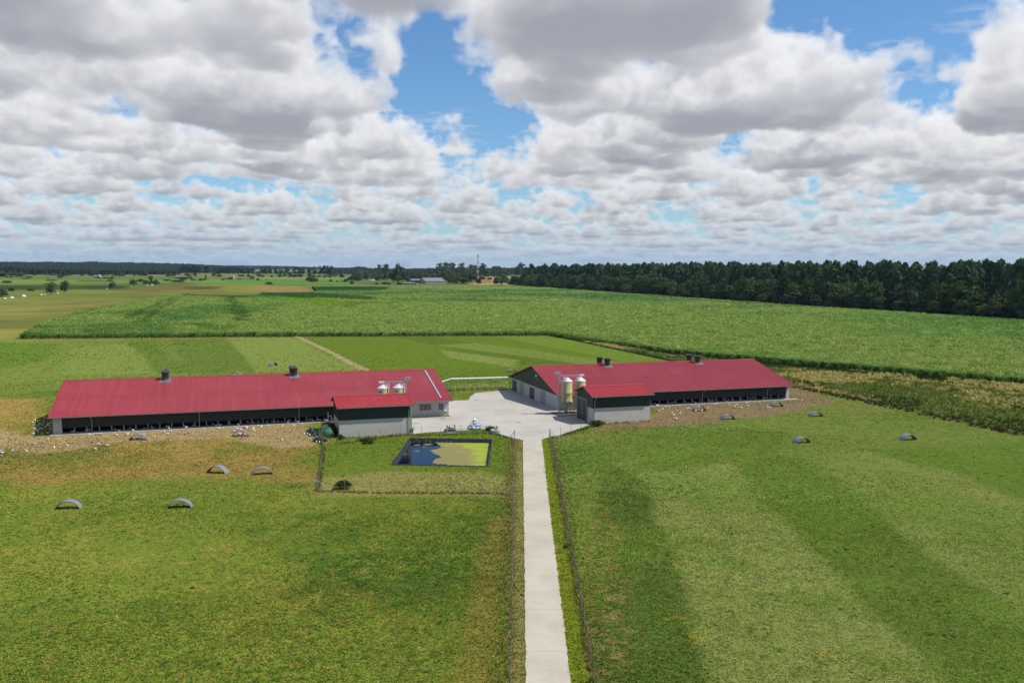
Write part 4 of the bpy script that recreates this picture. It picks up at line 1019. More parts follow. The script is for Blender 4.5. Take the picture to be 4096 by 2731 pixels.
fence('wire fence along the weedy strip on the right', [(122.2, 168), (121.5, 71), (124, 18), (122.2, -12), (126, -42), (131, -95)], 1.4, 4.0, 5, wood=True)
fence('wire fence along the front of the maize', [(-72, 199.5), (8.2, 189.0), (120.8, 167.5)], 1.5, 4.0, 5)
fence('wire fence along the dry strip across the back fields', [q(1164,1338), q(1310,1405), q(1456,1479)], 1.5, 12.0, 4)
b = MB(); p_ = at(*Z2(1078, 770)); tt = thing('gate_post', 'pale steel gate post at the corner of the left shed', 'post', (p_[0], p_[1], 0)); b.tube([(p_[0], p_[1], 0), (p_[0], p_[1], 2.1)], .06, 8); b.tube([(p_[0]+.5, p_[1], 0), (p_[0]+.5, p_[1], 1.5)], .05, 8); b.tube([(p_[0], p_[1], 1.3), (p_[0]+.5, p_[1], 1.3)], .03, 6); b.build('frame', M['galv'], tt)

# ------------------------------------------------------------------ arched sheet shelters on the meadows
def make_shelter(w=2.75, h=.92, ln=1.05):
    rt = thing('arched_shelter', 'x', 'shelter', (0, 0, 0)); n = 22
    R = (w*w/4+h*h)/(2*h); a0 = math.asin(w/2/R)
    vs = []
    for k in range(n+1):
        a = -a0+2*a0*k/n
        for rr_ in (R, R-.05):
            for y in (-ln/2, ln/2): vs.append((rr_*math.sin(a), y, rr_*math.cos(a)-(R-h)))
    fs = []
    for k in range(n):
        i, j = k*4, k*4+4; fs += [(i, i+1, j+1, j), (i+2, j+2, j+3, i+3), (i, j, j+2, i+2), (i+1, i+3, j+3, j+1)]
    fs += [(0, 2, 3, 1), (n*4, n*4+1, n*4+3, n*4+2)]
    b = MB(); b.add(vs, fs); b.build('arched_sheet', M['shelter'], rt)
    for y in (-ln/2+.04, ln/2-.04):
        b = MB(); b.tube([((R-.075)*math.sin(-a0+2*a0*k/n), y, (R-.075)*math.cos(-a0+2*a0*k/n)-(R-h)) for k in range(n+1)], .022, 5); b.build('rib', M['galv'], rt)
    return rt
AR = [((270,2037), .05, 'grey arched shelter in the near left meadow, nearest to the left edge'), ((718,2033), .05, 'grey arched shelter in the near left meadow, second from the left edge'),
 ((870,1893), -.30, 'grey arched shelter on dry grass, turned to show its outer side'), ((1049,1899), .22, 'grey arched shelter on dry grass nearest the pond lawn fence'),
 ((553,1761), .02, 'grey arched shelter with hens, close to the left end of the left barn'), ((963,1746), .08, 'grey arched shelter with hens under it, on sand before the left barn'),
 ((1092,1463), .9, 'small looking arched shelter in the mown field behind the left barn'), ((2049,1489), .15, 'arched shelter in the field just left of the right barn gable'),
 ((2802,1645), .10, 'arched shelter crowded by hens before the right barn'), ((3111,1627), .10, 'arched shelter on bare earth near the right end of the right barn'),
 ((2916,1679), .15, 'arched shelter where bare earth meets grass before the right barn'), ((3269,1667), .15, 'arched shelter on bright grass to the right of the right barn'),
 ((3215,1773), .18, 'arched shelter alone in the right meadow, below the other right ones'), ((3641,1761), .16, 'arched shelter farthest right, in the open right meadow'), ((945,1503), .0, 'arched shelter half hidden behind the ridge of the left barn')]
s0 = make_shelter()
for i, (p, a, lb) in enumerate(AR):
    o = s0 if i == 0 else copy_tree(s0)
    g_ = at(*p); o.location = (g_[0], g_[1]+.5, 0); o.rotation_euler.z = a-YAW*.6; o['label'] = lb; o['group'] = 'arched sheet shelters for the hens'

# ------------------------------------------------------------------ things on the yard edge
t = thing('loading_frame', 'galvanised two post frame with rungs at the edge of the pond lawn', 'frame', at(*Z3(270, 888)))
x, y, _ = at(*Z3(270, 888))
for dx in (-.62, .62):
    b = MB(); b.box(x+dx-.11, x+dx-.02, y-.07, y+.07, 0, 1.65); b.box(x+dx+.02, x+dx+.11, y-.07, y+.07, 0, 1.65); b.build('upright', M['galv'], t)
    b = MB(); b.tube([(x+dx*1.1, y, 1.1), (x+dx*1.9, y+.1, .05)], .025, 6); b.build('brace', M['galv'], t)
for z in (.28, .55, .95, 1.58): b = MB(); b.tube([(x-.5, y, z), (x+.5, y, z)], .035, 6); b.build('rung', M['galv'], t)
x, y, _ = at(*Z3(262, 846)); t = thing('feed_machine', 'small dark machine on a low black base behind the steel frame', 'machine', (x, y, 0))
b = MB(); b.prism([(x-1.05, y-.4, .04), (x+.95, y-.4, .04), (x+.85, y+.4, .04), (x-.8, y+.4, .04)], (0, 0, .30)); b.build('base', M['tyre'], t)
b = MB(); b.box(x-.3, x+.1, y-.2, y+.2, .345, .62); b.tube([(x+.1, y, .5), (x+.5, y, .5)], .1, 10); b.lathe((x-.1, y, .62), [(.16, 0), (.16, .1), (.08, .22)], 12); b.build('motor', M['galv_dark'], t)
for dx in (-.8, .8): b = MB(); b.tube([(x+dx, y-.48, .2), (x+dx, y-.41, .2)], .17, 12); b.build('wheel', M['tyre'], t)
x, y, _ = at(*Z3(762, 882)); y += .85; t = thing('well_ring', 'pale concrete well ring with a lid beside the yard', 'well', (x, y, 0))
b = MB(); b.lathe((x, y, 0), [(.92, -.1), (.92, .46), (.90, .5)], 32); b.build('ring', M['wall'], t)
b = MB(); b.lathe((x, y, .5), [(.93, .003), (.93, .12), (.9, .15)], 32); b.build('lid', M['wall'], t)
b = MB(); b.lathe((x-.15, y-.05, .652), [(.36, .0), (.36, .03), (.30, .03), (.30, .0)], 24); b.build('cover_rim', M['plinth'], t)
t = thing('hydrant', 'orange hydrant standing on the concrete well lid', 'hydrant', (x, y, .65)); b = MB(); b.lathe((x+.06, y+.1, .655), [(.10, 0), (.10, .05), (.075, .08), (.075, .48), (.10, .5), (.10, .56), (.05, .62)], 14); b.build('body', M['orange'], t)
b = MB(); b.tube([(x-.1, y+.1, 1.05), (x+.22, y+.1, 1.05)], .04, 8); b.build('outlet', M['orange'], t)
# heap of filled clear bags
def bag_mesh(seed):
    bm = bmesh.new(); bmesh.ops.create_icosphere(bm, subdivisions=2, radius=.34)
    r_ = random.Random(seed); ph = [r_.uniform(0, 6.28) for _ in range(6)]
    for v in bm.verts:
        p = v.co.normalized(); k = 1+.13*math.sin(5*p.x+ph[0])*math.cos(4*p.y+ph[1])+.10*math.sin(7*p.z+ph[2])*math.sin(6*p.x+ph[3])+r_.uniform(-.045, .045)
        v.co *= k; v.co.z *= .82
    top = max(bm.verts, key=lambda v: v.co.z); top.co.z += .12
    me = bpy.data.meshes.new('plastic_bag'); bm.to_mesh(me); bm.free(); me.materials.append(M['bag']); return me
bms = [bag_mesh(k) for k in range(5)]; bx, by, _ = at(*Z3(535, 834)); r_ = random.Random(8); spots = []
for lay, (n, rx, z) in enumerate(((9, 1.0, .28), (8, .72, .70), (5, .42, 1.08), (2, .16, 1.4))):
    for k in range(n):
        a = 6.283*k/n+lay*.4; spots.append((bx+rx*math.cos(a)*r_.uniform(.85, 1.1), by+.75+.62*rx*math.sin(a), z+r_.uniform(-.05, .05)))
spots += [(bx, by+.75, .3), (bx+.25, by+.75, .7), (bx-.2, by+.8, 1.05)]
for k, p in enumerate(spots):
    o = bpy.data.objects.new('plastic_bag', bms[k % 5]); COL.objects.link(o); o.location = p; o.rotation_euler = (r_.uniform(-.3, .3), r_.uniform(-.3, .3), r_.uniform(0, 6)); s_ = r_.uniform(.88, 1.12); o.scale = (s_, s_, s_)
    tag(o, 'filled clear plastic bag in the heap at the edge of the yard', 'bag', 'clear bags heaped by the yard')
x, y, _ = at(*Z3(405, 834)); b = MB(); b.box(x-.85, x+.85, y, y+.5, .04, .16); b.box(x-.8, x+.2, y+.05, y+.45, .161, .2); tag(b.build('plastic_sheet', M['bag']), 'flat folded plastic sheet lying left of the bag heap', 'sheet')
dc0 = None
for i, (p, lb) in enumerate((((535,523), 'reddish drain cover in the yard nearest the grass strip'), ((742,632), 'rusty drain cover in the middle of the yard'), ((983,757), 'rusty drain cover between bag heap and shed shadow'), ((1268,671), 'drain cover in the shade of the silo conveyor'), ((185,715), 'drain cover before the office windows'))):
    x, y, _ = at(*Z3(*p)); t = thing('drain_cover', lb, 'drain cover', (x, y, .036))
    b = MB(); b.box(x-.36, x+.36, y-.25, y+.25, .034, .046); b.build('rim', m_plain('rusty_iron', (.24, .14, .09), .8, var=.3) if i == 0 else bpy.data.materials['rusty_iron'], t)
    for k in range(5): b = MB(); b.box(x-.30+.13*k, x-.24+.13*k, y-.19, y+.19, .0465, .052); b.build('bar', M['galv_dark'], t)
x, y, _ = at(*Z1(70, 942)); b = MB(); b.box(x-.5, x+.5, y-.15, y+.35, .0, .07); b.box(x-.5, x+.2, y+.36, y+.6, .0, .12); tag(b.build('board', M['osb']), 'pale board lying on the dry ground left of the left barn', 'board')

# ------------------------------------------------------------------ hens
def hen_mesh(pose):
    b = MB(); n = 8
    if pose == 0:   pts = [(-.23,.36,.006),(-.20,.345,.045),(-.15,.29,.075),(-.08,.225,.105),(0,.20,.125),(.08,.215,.115),(.14,.26,.075),(.165,.33,.05),(.18,.385,.042),(.205,.40,.034),(.235,.395,.010)]
    elif pose == 1: pts = [(-.22,.38,.006),(-.19,.36,.045),(-.14,.30,.075),(-.07,.235,.105),(.01,.20,.12),(.09,.185,.105),(.15,.145,.065),(.19,.09,.045),(.215,.055,.04),(.235,.035,.03),(.255,.012,.008)]
    else:           pts = [(-.22,.25,.006),(-.19,.235,.045),(-.14,.18,.08),(-.07,.125,.115),(.01,.115,.13),(.08,.13,.11),(.13,.18,.07),(.15,.24,.048),(.165,.285,.042),(.19,.295,.032),(.215,.29,.010)]
    b.tube([(p[0], 0, p[1]) for p in pts], [p[2] for p in pts], n)
    hd = pts[-3]
    b.prism([(hd[0]-.03, -.008, hd[1]+.03), (hd[0]+.03, -.008, hd[1]+.03), (hd[0]+.02, -.008, hd[1]+.065), (hd[0]-.03, -.008, hd[1]+.06)], (0, .016, 0), 1)
    if pose < 2:
        for y in (-.045, .045): b.tube([(.01, y, .14), (-.01, y, .06), (0, y, .003), (.05, y, .003)], .011, 5, True, 2)
    o = b.build('hen', [M['hen'], M['comb'], M['hleg']], None, True); me = o.data; bpy.data.objects.remove(o); return me
hms = [hen_mesh(0), hen_mesh(1), hen_mesh(2)]; r_ = random.Random(21)
def hens(pts, tr, label, group, z=0.0, shade=False, sc=1.02):
    for p in pts:
        x, y, _ = at(*tr(*p), z)
        o = bpy.data.objects.new('hen', hms[r_.choice((0, 0, 1, 1, 2))]); COL.objects.link(o); o.location = (x, y, z); o.rotation_euler.z = r_.uniform(0, 6.28); s_ = sc*r_.uniform(.92, 1.1); o.scale = (s_, s_, s_)
        tag(o, label, 'hen', group)
Z7 = lambda x, y: (x*.17007, 1600+y*.17007)
hens([(1045,445),(1150,455),(825,495),(915,500),(885,535),(770,550),(1030,535),(1200,565),(1140,590),(1150,625),(900,640),(1000,615),(1075,655),(960,700),(1210,640),(815,680),(840,710),(750,692),(1190,690),(890,735),(900,770),(1130,800),(790,815),(990,805),(1010,690),(950,580),(930,590)], Z7, 'white hen in the gable shade at the far left end of the left barn', 'hens in the shade at the left barn end')
hens([(25,1205),(55,1265),(40,1345),(300,1205),(615,1215),(830,1030),(945,905),(1135,940)], Z7, 'white hen alone on dry grass near the left edge', 'hens out on the dry grass at far left')
hens([(305,1028),(445,1008),(770,992),(735,1043),(865,1008)], Z1, 'white hen on dry grass in front of the left barn\'s left part', 'hens before the left part of the left barn')
hens([(675,893),(715,895),(735,886),(755,889),(785,886),(797,893),(960,897),(1075,890),(1108,896),(1180,878),(1242,902),(1358,920),(1455,865),(1495,884),(1525,858),(1715,870),(1868,832),(1955,846),(2025,828),(2067,833),(2215,826),(2185,855),(2255,840),(2300,814),(2317,820)], Z1, 'white hen on the sand along the left half of the left barn', 'hens on the sand by the left barn')
hens([(945,838),(985,848),(1130,848),(1245,828),(1335,822),(1480,814),(1507,826),(1670,810),(1685,822),(2040,795),(1998,798),(2232,790)], Z1, 'white hen on the concrete strip below the pop holes of the left barn', 'hens on the apron of the left barn', .075)
hens([(120,828),(150,838),(95,858),(205,812),(228,822),(300,828),(308,852),(345,806),(380,812),(450,800),(600,804),(718,798),(600,948),(803,780),(655,775),(290,835)], Z2, 'white hen on the sand along the right half of the left barn', 'hens on the sand before the right half of the left barn')
hens([(143,785),(165,765),(298,770),(490,755),(512,765),(555,760),(600,757),(665,760),(745,755),(765,762),(930,750),(912,748),(970,742),(996,742),(1035,740),(1060,750)], Z2, 'white hen below the pop holes in the right half of the left barn', 'hens on the apron in the right half of the left barn', .075)
hens([(845,840),(877,830),(897,826),(918,841),(922,860),(940,873),(946,886),(938,900),(950,912),(966,922),(885,900),(905,921),(922,930),(895,940),(830,886),(862,888),(930,856),(915,850)], Z2, 'white hen crowded into the dark shadow of the gas tank', 'hens in the shadow by the gas tank')
hens([(958,966),(986,975),(975,960)], Z2, 'white hen in the sun at the pond lawn fence', 'hens by the pond lawn fence')
hens([(100,890),(140,890),(160,886),(185,890),(205,888)], Z2, 'white hen resting under the arched shelter before the left barn', 'hens under the near shelter of the left barn')
hens([(1120,932),(1160,935),(1185,928),(1205,935)], Z1, 'white hen under the arched shelter at the left end of the left barn', 'hens under the leftmost dry ground shelter')
hens([(265,712),(290,705),(280,738),(330,722),(345,718),(352,711),(378,708),(412,697),(425,730),(462,738),(335,775),(357,777),(378,757),(393,758),(540,772),(568,724),(598,722),(600,770),(585,780),(577,803),(490,800),(510,820),(520,856),(540,857),(645,752),(662,750),(680,752),(842,838)], ZR, 'white hen on bare earth before the right barn, near the shed', 'hens on bare earth by the right shed')
hens([(460,692),(490,690),(630,685),(705,668),(735,690),(868,676),(892,677),(918,674),(960,666),(1065,670),(1083,665),(1215,657),(1310,651),(1455,670),(1170,712)], ZR, 'white hen on the concrete strip below the right barn\'s pop holes', 'hens on the apron of the right barn', .075)
hens([(737,716),(766,706),(771,724),(712,756),(865,748),(738,776),(802,776),(850,774),(780,768)], ZR, 'white hen around the crowded shelter before the right barn', 'hens at the crowded shelter of the right barn')
hens([(935,709),(955,703),(965,708),(986,725),(1091,709),(1140,728),(1148,714),(1200,741),(1220,743),(1262,690),(1272,697),(1300,690),(1285,726),(1298,729),(1286,748),(1405,690)], ZR, 'white hen on bare earth between the two shelters of the right barn', 'hens between the shelters of the right barn')
hens([(1490,738),(1472,731),(1520,742),(1521,722),(1492,722),(1720,676),(1852,670),(1716,672)], ZR, 'white hen on bare earth beyond the right end of the right barn', 'hens at the right end of the right barn')
hens([(850,352),(842,350),(790,392),(800,390),(770,398),(745,398),(855,348)], Z3, 'white hen on green scraps behind the egg tube', 'hens behind the egg tube')
uR = lambda x, y: ZR(x, y)
for (x0, n, lb, gp_) in ((-24, 30, 'white hen in the dark openings of the left barn', 'hens inside the left barn openings'), (67, 22, 'white hen in the dark openings of the right barn', 'hens inside the right barn openings')):
    for k in range(n):
        o = bpy.data.objects.new('hen', hms[r_.choice((0, 1, 2))]); COL.objects.link(o)
        o.location = (x0+r_.uniform(0, 52 if x0 < 0 else 41), r_.uniform(.35, 1.5), .265 if False else .12); o.rotation_euler.z = r_.uniform(0, 6.28); o.scale = (1.15, 1.15, 1.15); tag(o, lb, 'hen', gp_)


# ------------------------------------------------------------------ grass, weeds, maize
RG = np.random.default_rng(5)
def clumps(P, h, w, col, blades=5, lean=.55, z0=0.0, cvar=.25):
    """spiky tufts: each blade one triangle with its own tint"""
    n = len(P); B = blades
    a = RG.random((n, B))*2*np.pi; hh = h[:, None]*RG.uniform(.55, 1.1, (n, B)); ww = w[:, None]*RG.uniform(.6, 1.2, (n, B))
    r0 = w[:, None]*RG.uniform(.0, .9, (n, B)); ph = RG.random((n, B))*2*np.pi
    bx = P[:, 0, None]+r0*np.cos(ph); by = P[:, 1, None]+r0*np.sin(ph)
    px_, py_ = -np.sin(a)*ww*.5, np.cos(a)*ww*.5
    ln = lean*RG.uniform(.3, 1.4, (n, B))*hh
    V = np.empty((n, B, 3, 3), np.float32)
    V[:, :, 0] = np.stack([bx-px_, by-py_, np.full_like(bx, z0)], -1); V[:, :, 1] = np.stack([bx+px_, by+py_, np.full_like(bx, z0)], -1)
    V[:, :, 2] = np.stack([bx+np.cos(a)*ln, by+np.sin(a)*ln, z0+hh], -1)
    c = col[:, None, :]*(1+cvar*RG.standard_normal((n, B, 1)))*(1+.10*RG.standard_normal((n, B, 3)))
    Cc = np.repeat(np.clip(c, .004, .8)[:, :, None, :], 3, 2).copy(); Cc[:, :, 2] *= 1.15
    return V.reshape(-1, 3), np.arange(n*B*3).reshape(-1, 3), Cc.reshape(-1, 3)
occ = LandMap(-160, 300, -180, 262, 0.34, 5); occ.nz = near.nz
O = np.zeros((occ.h, occ.w), np.float32)
for pg in (yp, [tuple(r_a-RN*(RW+.05)), tuple(r_a+RN*(RW+.05)), tuple(r_a-RD*170+RN*(RW+.05)), tuple(r_a-RD*170-RN*(RW+.05))], [(p+(np.array(p)-pc)*.06) for p in np.array(POND)],
           [(UL0-.1, -1.4), (UL1+.2, -1.4), (UL1+.2, 28.2), (UL0-.1, 28.2)], [(UR0-.2, -1.4), (UR1+.2, -1.4), (UR1+.2, 28.2), (UR0-.2, 28.2)], [(16.3, -15.9), (28.1, -15.9), (28.1, -8.3), (16.3, -8.3)], [(59.4, -15.9), (70.9, -15.9), (70.9, -8.3), (59.4, -8.3)], [(21, -7), (31.5, -7), (31.5, -2.8), (21, -2.8)]):
    O = np.maximum(O, occ.mask([tuple(p[:2]) for p in pg], 0))
def free(x, y):
    i = np.clip(((x-occ.x0)/.34).astype(int), 0, occ.w-1); j = np.clip(((y-occ.y0)/.34).astype(int), 0, occ.h-1); return O[j, i] < .5
def infront(d0, d1, n):
    """points spread over the ground strip seen between two distances"""
    t = np.sqrt(RG.random(n)*(d1**2-d0**2)+d0**2); a = (RG.random(n)*2-1)*RAD(34)+YAW
    return CAM[0]+t*np.sin(a), CAM[1]+t*np.cos(a)
Vs, Cs = [], []
for d0, d1, n, hm, wm, bl_ in ((48, 75, 80000, .075, .075, 4), (75, 105, 74000, .085, .10, 3), (105, 150, 64000, .10, .15, 3), (150, 230, 44000, .10, .24, 3), (230, 350, 20000, .12, .36, 3)):
    x, y = infront(d0, d1, n); k = free(x, y) & (y < 205) & (x < 125+0*y); x, y = x[k], y[k]
    c = near.sample(x, y); br_ = c.sum(1)
    sz = np.clip(1+.35*lut2(near.nz, x/2.5, y/2.5), .4, 2.0)
    c = c*(1.30+.14*lut2(near.nz2, x*1.7, y*1.7))[:, None]
    V, Fc, C_ = clumps(np.stack([x, y], 1), hm*sz, np.full(len(x), wm)*sz**.5, c, bl_, 1.35); Vs.append(V); Cs.append(C_)
# scattered docks and thistles, dark broad rosettes
x, y = infront(55, 200, 420); k = free(x, y) & (y < 160) & (x < 120); x, y = x[k], y[k]
V, Fc, C_ = clumps(np.stack([x, y], 1), RG.uniform(.08, .2, len(x)), RG.uniform(.15, .35, len(x)), np.tile(np.array(lin(88,124,52,1.05)), (len(x), 1)), 9, 1.3); Vs.append(V); Cs.append(C_)
V = np.concatenate(Vs); o = np_mesh('grass', V, np.arange(len(V)).reshape(-1, 3), M['plant'], np.concatenate(Cs)); tag(o, 'short meadow grass with weeds', None, None, 'stuff')
# tall grass along fences, the pond rim, walls, the dry strip
Vs, Cs = [], []
def along(pts, per_m, spread, h, w, cols, blades=5, lean=.6):
    for i in range(len(pts)-1):
        a, c = np.array(pts[i][:2]), np.array(pts[i+1][:2]); n = int(np.linalg.norm(c-a)*per_m)
        if n < 1: continue
        t = RG.random((n, 1)); P = a+(c-a)*t+RG.normal(0, spread, (n, 2)); ci = np.array(cols)[RG.integers(0, len(cols), n)]
        keep = O[np.clip(((P[:, 1]-occ.y0)/.34).astype(int), 0, occ.h-1), np.clip(((P[:, 0]-occ.x0)/.34).astype(int), 0, occ.w-1)] < .5
        P, ci = P[keep], ci[keep]
        V, _, C_ = clumps(P, h*RG.uniform(.5, 1.3, len(P)), np.full(len(P), w), ci, blades, lean); Vs.append(V); Cs.append(C_)
g1, g2, s1, s2, br1 = lin(106,126,52,.95), lin(82,108,44,.9), lin(188,168,108,.95), lin(156,136,74,.95), lin(104,84,58,.85)
along([(42.6,-24.7),(31.2,-58.5),(16.95,-101.5),(1,-150)], 10, .22, .24, .09, [s1, s1, g1, s2]); along([(42.0,-24.9),(30.6,-58.7),(16.2,-101.7),(1,-146)], 14, .6, .24, .09, [s2, s1, g1, s1])
along([(48.1,-25.4),(36.6,-60.1),(22.3,-102.7),(5,-155)], 22, .12, .36, .09, [g1, s1, s2, g1]); along([(48.8,-25.6),(37.3,-60.3),(23.0,-102.9),(6,-155)], 8, .4, .26, .09, [s1, s2, g1])
along([q(*Z2(985, 945)), A1, A2], 14, .2, .3, .09, [g2, g1, s2]); along([A2, q(*Z2(1535,1492)), q(*Z3(10,1498)), q(*Z3(592, 1496)), (31.9,-56.4)], 16, .25, .28, .09, [br1, s2, g1, s1])
along([q(*Z2(1188,985)), q(*Z2(1405,952)), q(*Z2(1840,888)), q(*Z2(2250,893)), q(*Z3(583,868)), q(*Z3(760,886)), q(*Z3(938,945))], 12, .3, .28, .09, [g1, g2, s2])
along([(48.1,-25.2), q(*Z3(1418,893)), q(*Z3(1628,838)), (59.3,-16.6)], 14, .35, .3, .1, [g1, g2, g2])
along([(59.8,-16.0),(70.6,-16.0)], 8, .2, .45, .1, [s1, s2]); along([(16.5,-16.2),(27.8,-16.2)], 9, .25, .4, .1, [s1, g1])
along([q(1164,1338), q(1310,1405), q(1470,1484)], 22, .4, .26, .14, [lin(222,204,150,1.1)]); along([POND[3], POND[2], POND[1], POND[0], POND[3]], 10, .3, .3, .1, [g1, s2])
along([(-72,199.5),(8.2,189.0),(122,166.5)], 5, .6, .45, .2, [s1, s2, g1, g1]); along([(38.5,30.6),(59,31.5)], 14, .5, .5, .12, [g1, s1])
for (px, py, n, rr_, h) in ((1455+14,1764,70,.9,.55),(1280,1765,90,.8,.6),(1333,1735,120,.5,1.3),(1318,1722,120,.5,1.5),(2385,1697,90,.9,.8),(1960,1722,40,.7,.8),(1560,1735,22,.5,1.0),(1640,1733,22,.4,1.1)):
    p = at(px, py); P = p[:2]+RG.normal(0, rr_*.5, (n, 2)); V, _, C_ = clumps(P, np.full(n, h), np.full(n, .16), np.tile(np.array(g2), (n, 1)), 8, .8); Vs.append(V); Cs.append(C_)
V = np.concatenate(Vs); o = np_mesh('tall_grass', V, np.arange(len(V)).reshape(-1, 3), M['plant'], np.concatenate(Cs)); tag(o, 'tall dry grass and weeds along the fences', None, None, 'stuff')
# the weedy strip right of the barns
n = 30000; t = RG.random(n); v = -120+290*RG.random(n)
er_ = np.interp(v, [-120, -60, 5, 53, 89, 130, 170], [300, 235, 179, 149, 132, 125, 121.5]); x = 121.6+t*np.maximum(er_-121.6, .5); n1 = lut2(near.nz, x/7*4, v/7*4); n2_ = lut2(near.nz, x/11*4+90, v/11*4+20)
pal = np.where((n1+.5*lut2(near.nz2, x*.9, v*.9) > .55)[:, None], np.array(lin(184,170,104,1.25)), np.where((n2_ > .15)[:, None], np.array(lin(82,104,46,.95)), np.array(lin(118,132,62,1.1))))
pal = np.where((t < .05)[:, None], np.array(lin(88,84,54,.95)), pal); pal = np.where((t > .80)[:, None] & (n1 < .5)[:, None], np.array(lin(80,84,42,.8)), pal)
V, Fc, C_ = clumps(np.stack([x, v], 1), (.5+.3*np.abs(n2_))*RG.uniform(.5, 1.2, n)*np.where(t < .05, .9, 1), np.full(n, .34), pal, 6, .6)
o = np_mesh('weed_strip', V, Fc, M['plant'], C_); tag(o, 'dry tall weeds on the strip beside the maize', None, None, 'stuff')

CORN = [(-71,202),(8.4,191.5),(120.5,170.2),(122.2,150),(125.5,130),(132.5,89),(149.5,53),(179.5,5),(240,-80),(400,-80),(402,100),(386,198),(378,374),(372,795),(364,1010),tuple(at(2045,1147)[:2]),tuple(at(1700,1150)[:2]),tuple(at(1250,1150)[:2]),tuple(at(1265,1171)[:2]),tuple(at(1150,1176)[:2]),tuple(at(1050,1176)[:2]),tuple(at(1030,1190)[:2]),tuple(at(860,1187)[:2]),tuple(at(740,1182)[:2]),tuple(at(600,1200)[:2]),tuple(at(450,1228)[:2]),tuple(at(300,1262)[:2]),tuple(at(180,1305)[:2])]
crop = LandMap(-110, 420, -90, 1090, 1.5, 31); L = crop
k = L.mask(CORN, 0)
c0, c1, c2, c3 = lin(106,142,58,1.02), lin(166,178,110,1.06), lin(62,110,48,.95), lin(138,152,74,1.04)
L.put(np.ones_like(k), c0); L.put(rmp(L.n(60), -.1, 1.2), c3, .7); L.put(rmp(L.n(34, 1)+(L.X-150)/420, .1, 1.3), c1, .6); L.put(rmp(L.n(40, 2), .1, 1.0), c2, .8); L.put(rmp(L.n(15, 12), .3, 1.3), c2, .6); L.put(rmp(L.n2(14, 3), .3, 1.4), c2, .7); L.put(rmp(L.n2(9, 4)+(L.X-150)/500, .4, 1.5), c1, .6)
edge_ = smooth(k, 26); L.put(rmp(1.02-edge_+.14*L.n(20, 8), .04, .55)*(L.Y < 215), c2, .85)  # edge band: greener plants, with shade between the rows put into the colour
HGT = 1.85+.16*L.n(30, 5)+.10*L.n2(9, 6)
for pg, c, kk, dh in (([(1020,1194),(1180,1192),(1330,1208),(1450,1224),(1420,1238),(1300,1232),(1160,1210)], lin(132,168,40,.75), .9, -.9), ([(1370,1222),(1430,1234),(1400,1238),(1360,1228)], lin(110,86,52,.7), .8, -.3), ([(1040,1172),(1260,1176),(1500,1196),(1480,1208),(1200,1196),(1030,1186)], lin(40,92,46,.62), .75, .2), ([(1240,1152),(1560,1152),(1540,1165),(1270,1168)], lin(34,92,50,.6), .8, .1),
    ([(690,1180),(860,1186),(1000,1192),(1000,1198),(850,1192),(690,1186)], lin(46,92,40,.6), .7, 0), ([(903,1194),(917,1194),(952,1300),(926,1300)], lin(40,88,38,.8), .75, -.5), ([(924,1194),(938,1194),(986,1300),(962,1300)], lin(40,88,38,.8), .75, -.5), ([(722,1189),(702,1196),(540,1300),(572,1304)], lin(40,88,38,.8), .7, -.5), ([(700,1191),(682,1194),(490,1280),(522,1288)], lin(40,88,38,.8), .6, -.4)):
    mk = L.mask(poly(pg), 1.5, 4, 30); L.put(mk, c, kk); HGT = HGT+dh*mk
inside = k > .5
J, I = np.nonzero(inside); nv_ = {}
gi = -np.ones((L.h+1, L.w+1), np.int64); use = np.zeros_like(gi, bool)
for dj in (0, 1):
    for di in (0, 1): use[J+dj, I+di] = True
jj, ii = np.nonzero(use); gi[jj, ii] = np.arange(len(jj))
Xv, Yv = L.x0+ii*L.res, L.y0+jj*L.res; jc, ic = np.clip(jj, 0, L.h-1), np.clip(ii, 0, L.w-1)
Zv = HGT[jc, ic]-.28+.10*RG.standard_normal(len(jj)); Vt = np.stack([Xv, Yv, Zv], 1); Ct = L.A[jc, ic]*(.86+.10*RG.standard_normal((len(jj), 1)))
Ft = np.stack([gi[J, I], gi[J, I+1], gi[J+1, I+1], gi[J+1, I]], 1)
sk = []
pad = np.pad(inside, 1)
for (dj, di, e) in ((-1, 0, ((0, 0), (0, 1))), (1, 0, ((1, 1), (1, 0))), (0, -1, ((1, 0), (0, 0))), (0, 1, ((0, 1), (1, 1)))):
    mk = inside & ~pad[1+dj:1+dj+L.h, 1+di:1+di+L.w]; j2, i2 = np.nonzero(mk)
    sk.append(np.stack([gi[j2+e[0][0], i2+e[0][1]], gi[j2+e[1][0], i2+e[1][1]]], 1))
sk = np.concatenate(sk); n0 = len(Vt)
Vb = np.concatenate([Vt[sk[:, 0]]*[1, 1, 0], Vt[sk[:, 1]]*[1, 1, 0]]); m_ = len(sk)
Fs = np.stack([sk[:, 1], sk[:, 0], n0+np.arange(m_), n0+m_+np.arange(m_)], 1)
Vt = np.concatenate([Vt, Vb]); Ct = np.concatenate([Ct, np.tile(np.array(lin(70,108,46,.9)), (2*m_, 1))])
t = NT('maize_canopy'); p = t.pos(); at_ = t.n('ShaderNodeAttribute', attribute_name='col').outputs[0]
n1 = t.noise(p, .9, 5, .75); n2_ = t.noise(t.n('ShaderNodeMapping', {0: p, 3: (1.0, .45, 1)}).outputs[0], 2.4, 4, .75)
c = t.mix(1.0, at_, t.n('ShaderNodeMapRange', {0: n1, 1: .3, 2: .7, 3: .55, 4: 1.4}).outputs[0], 'MULTIPLY'); c = t.mix(1.0, c, t.n('ShaderNodeMapRange', {0: n2_, 1: .3, 2: .7, 3: .6, 4: 1.4}).outputs[0], 'MULTIPLY')
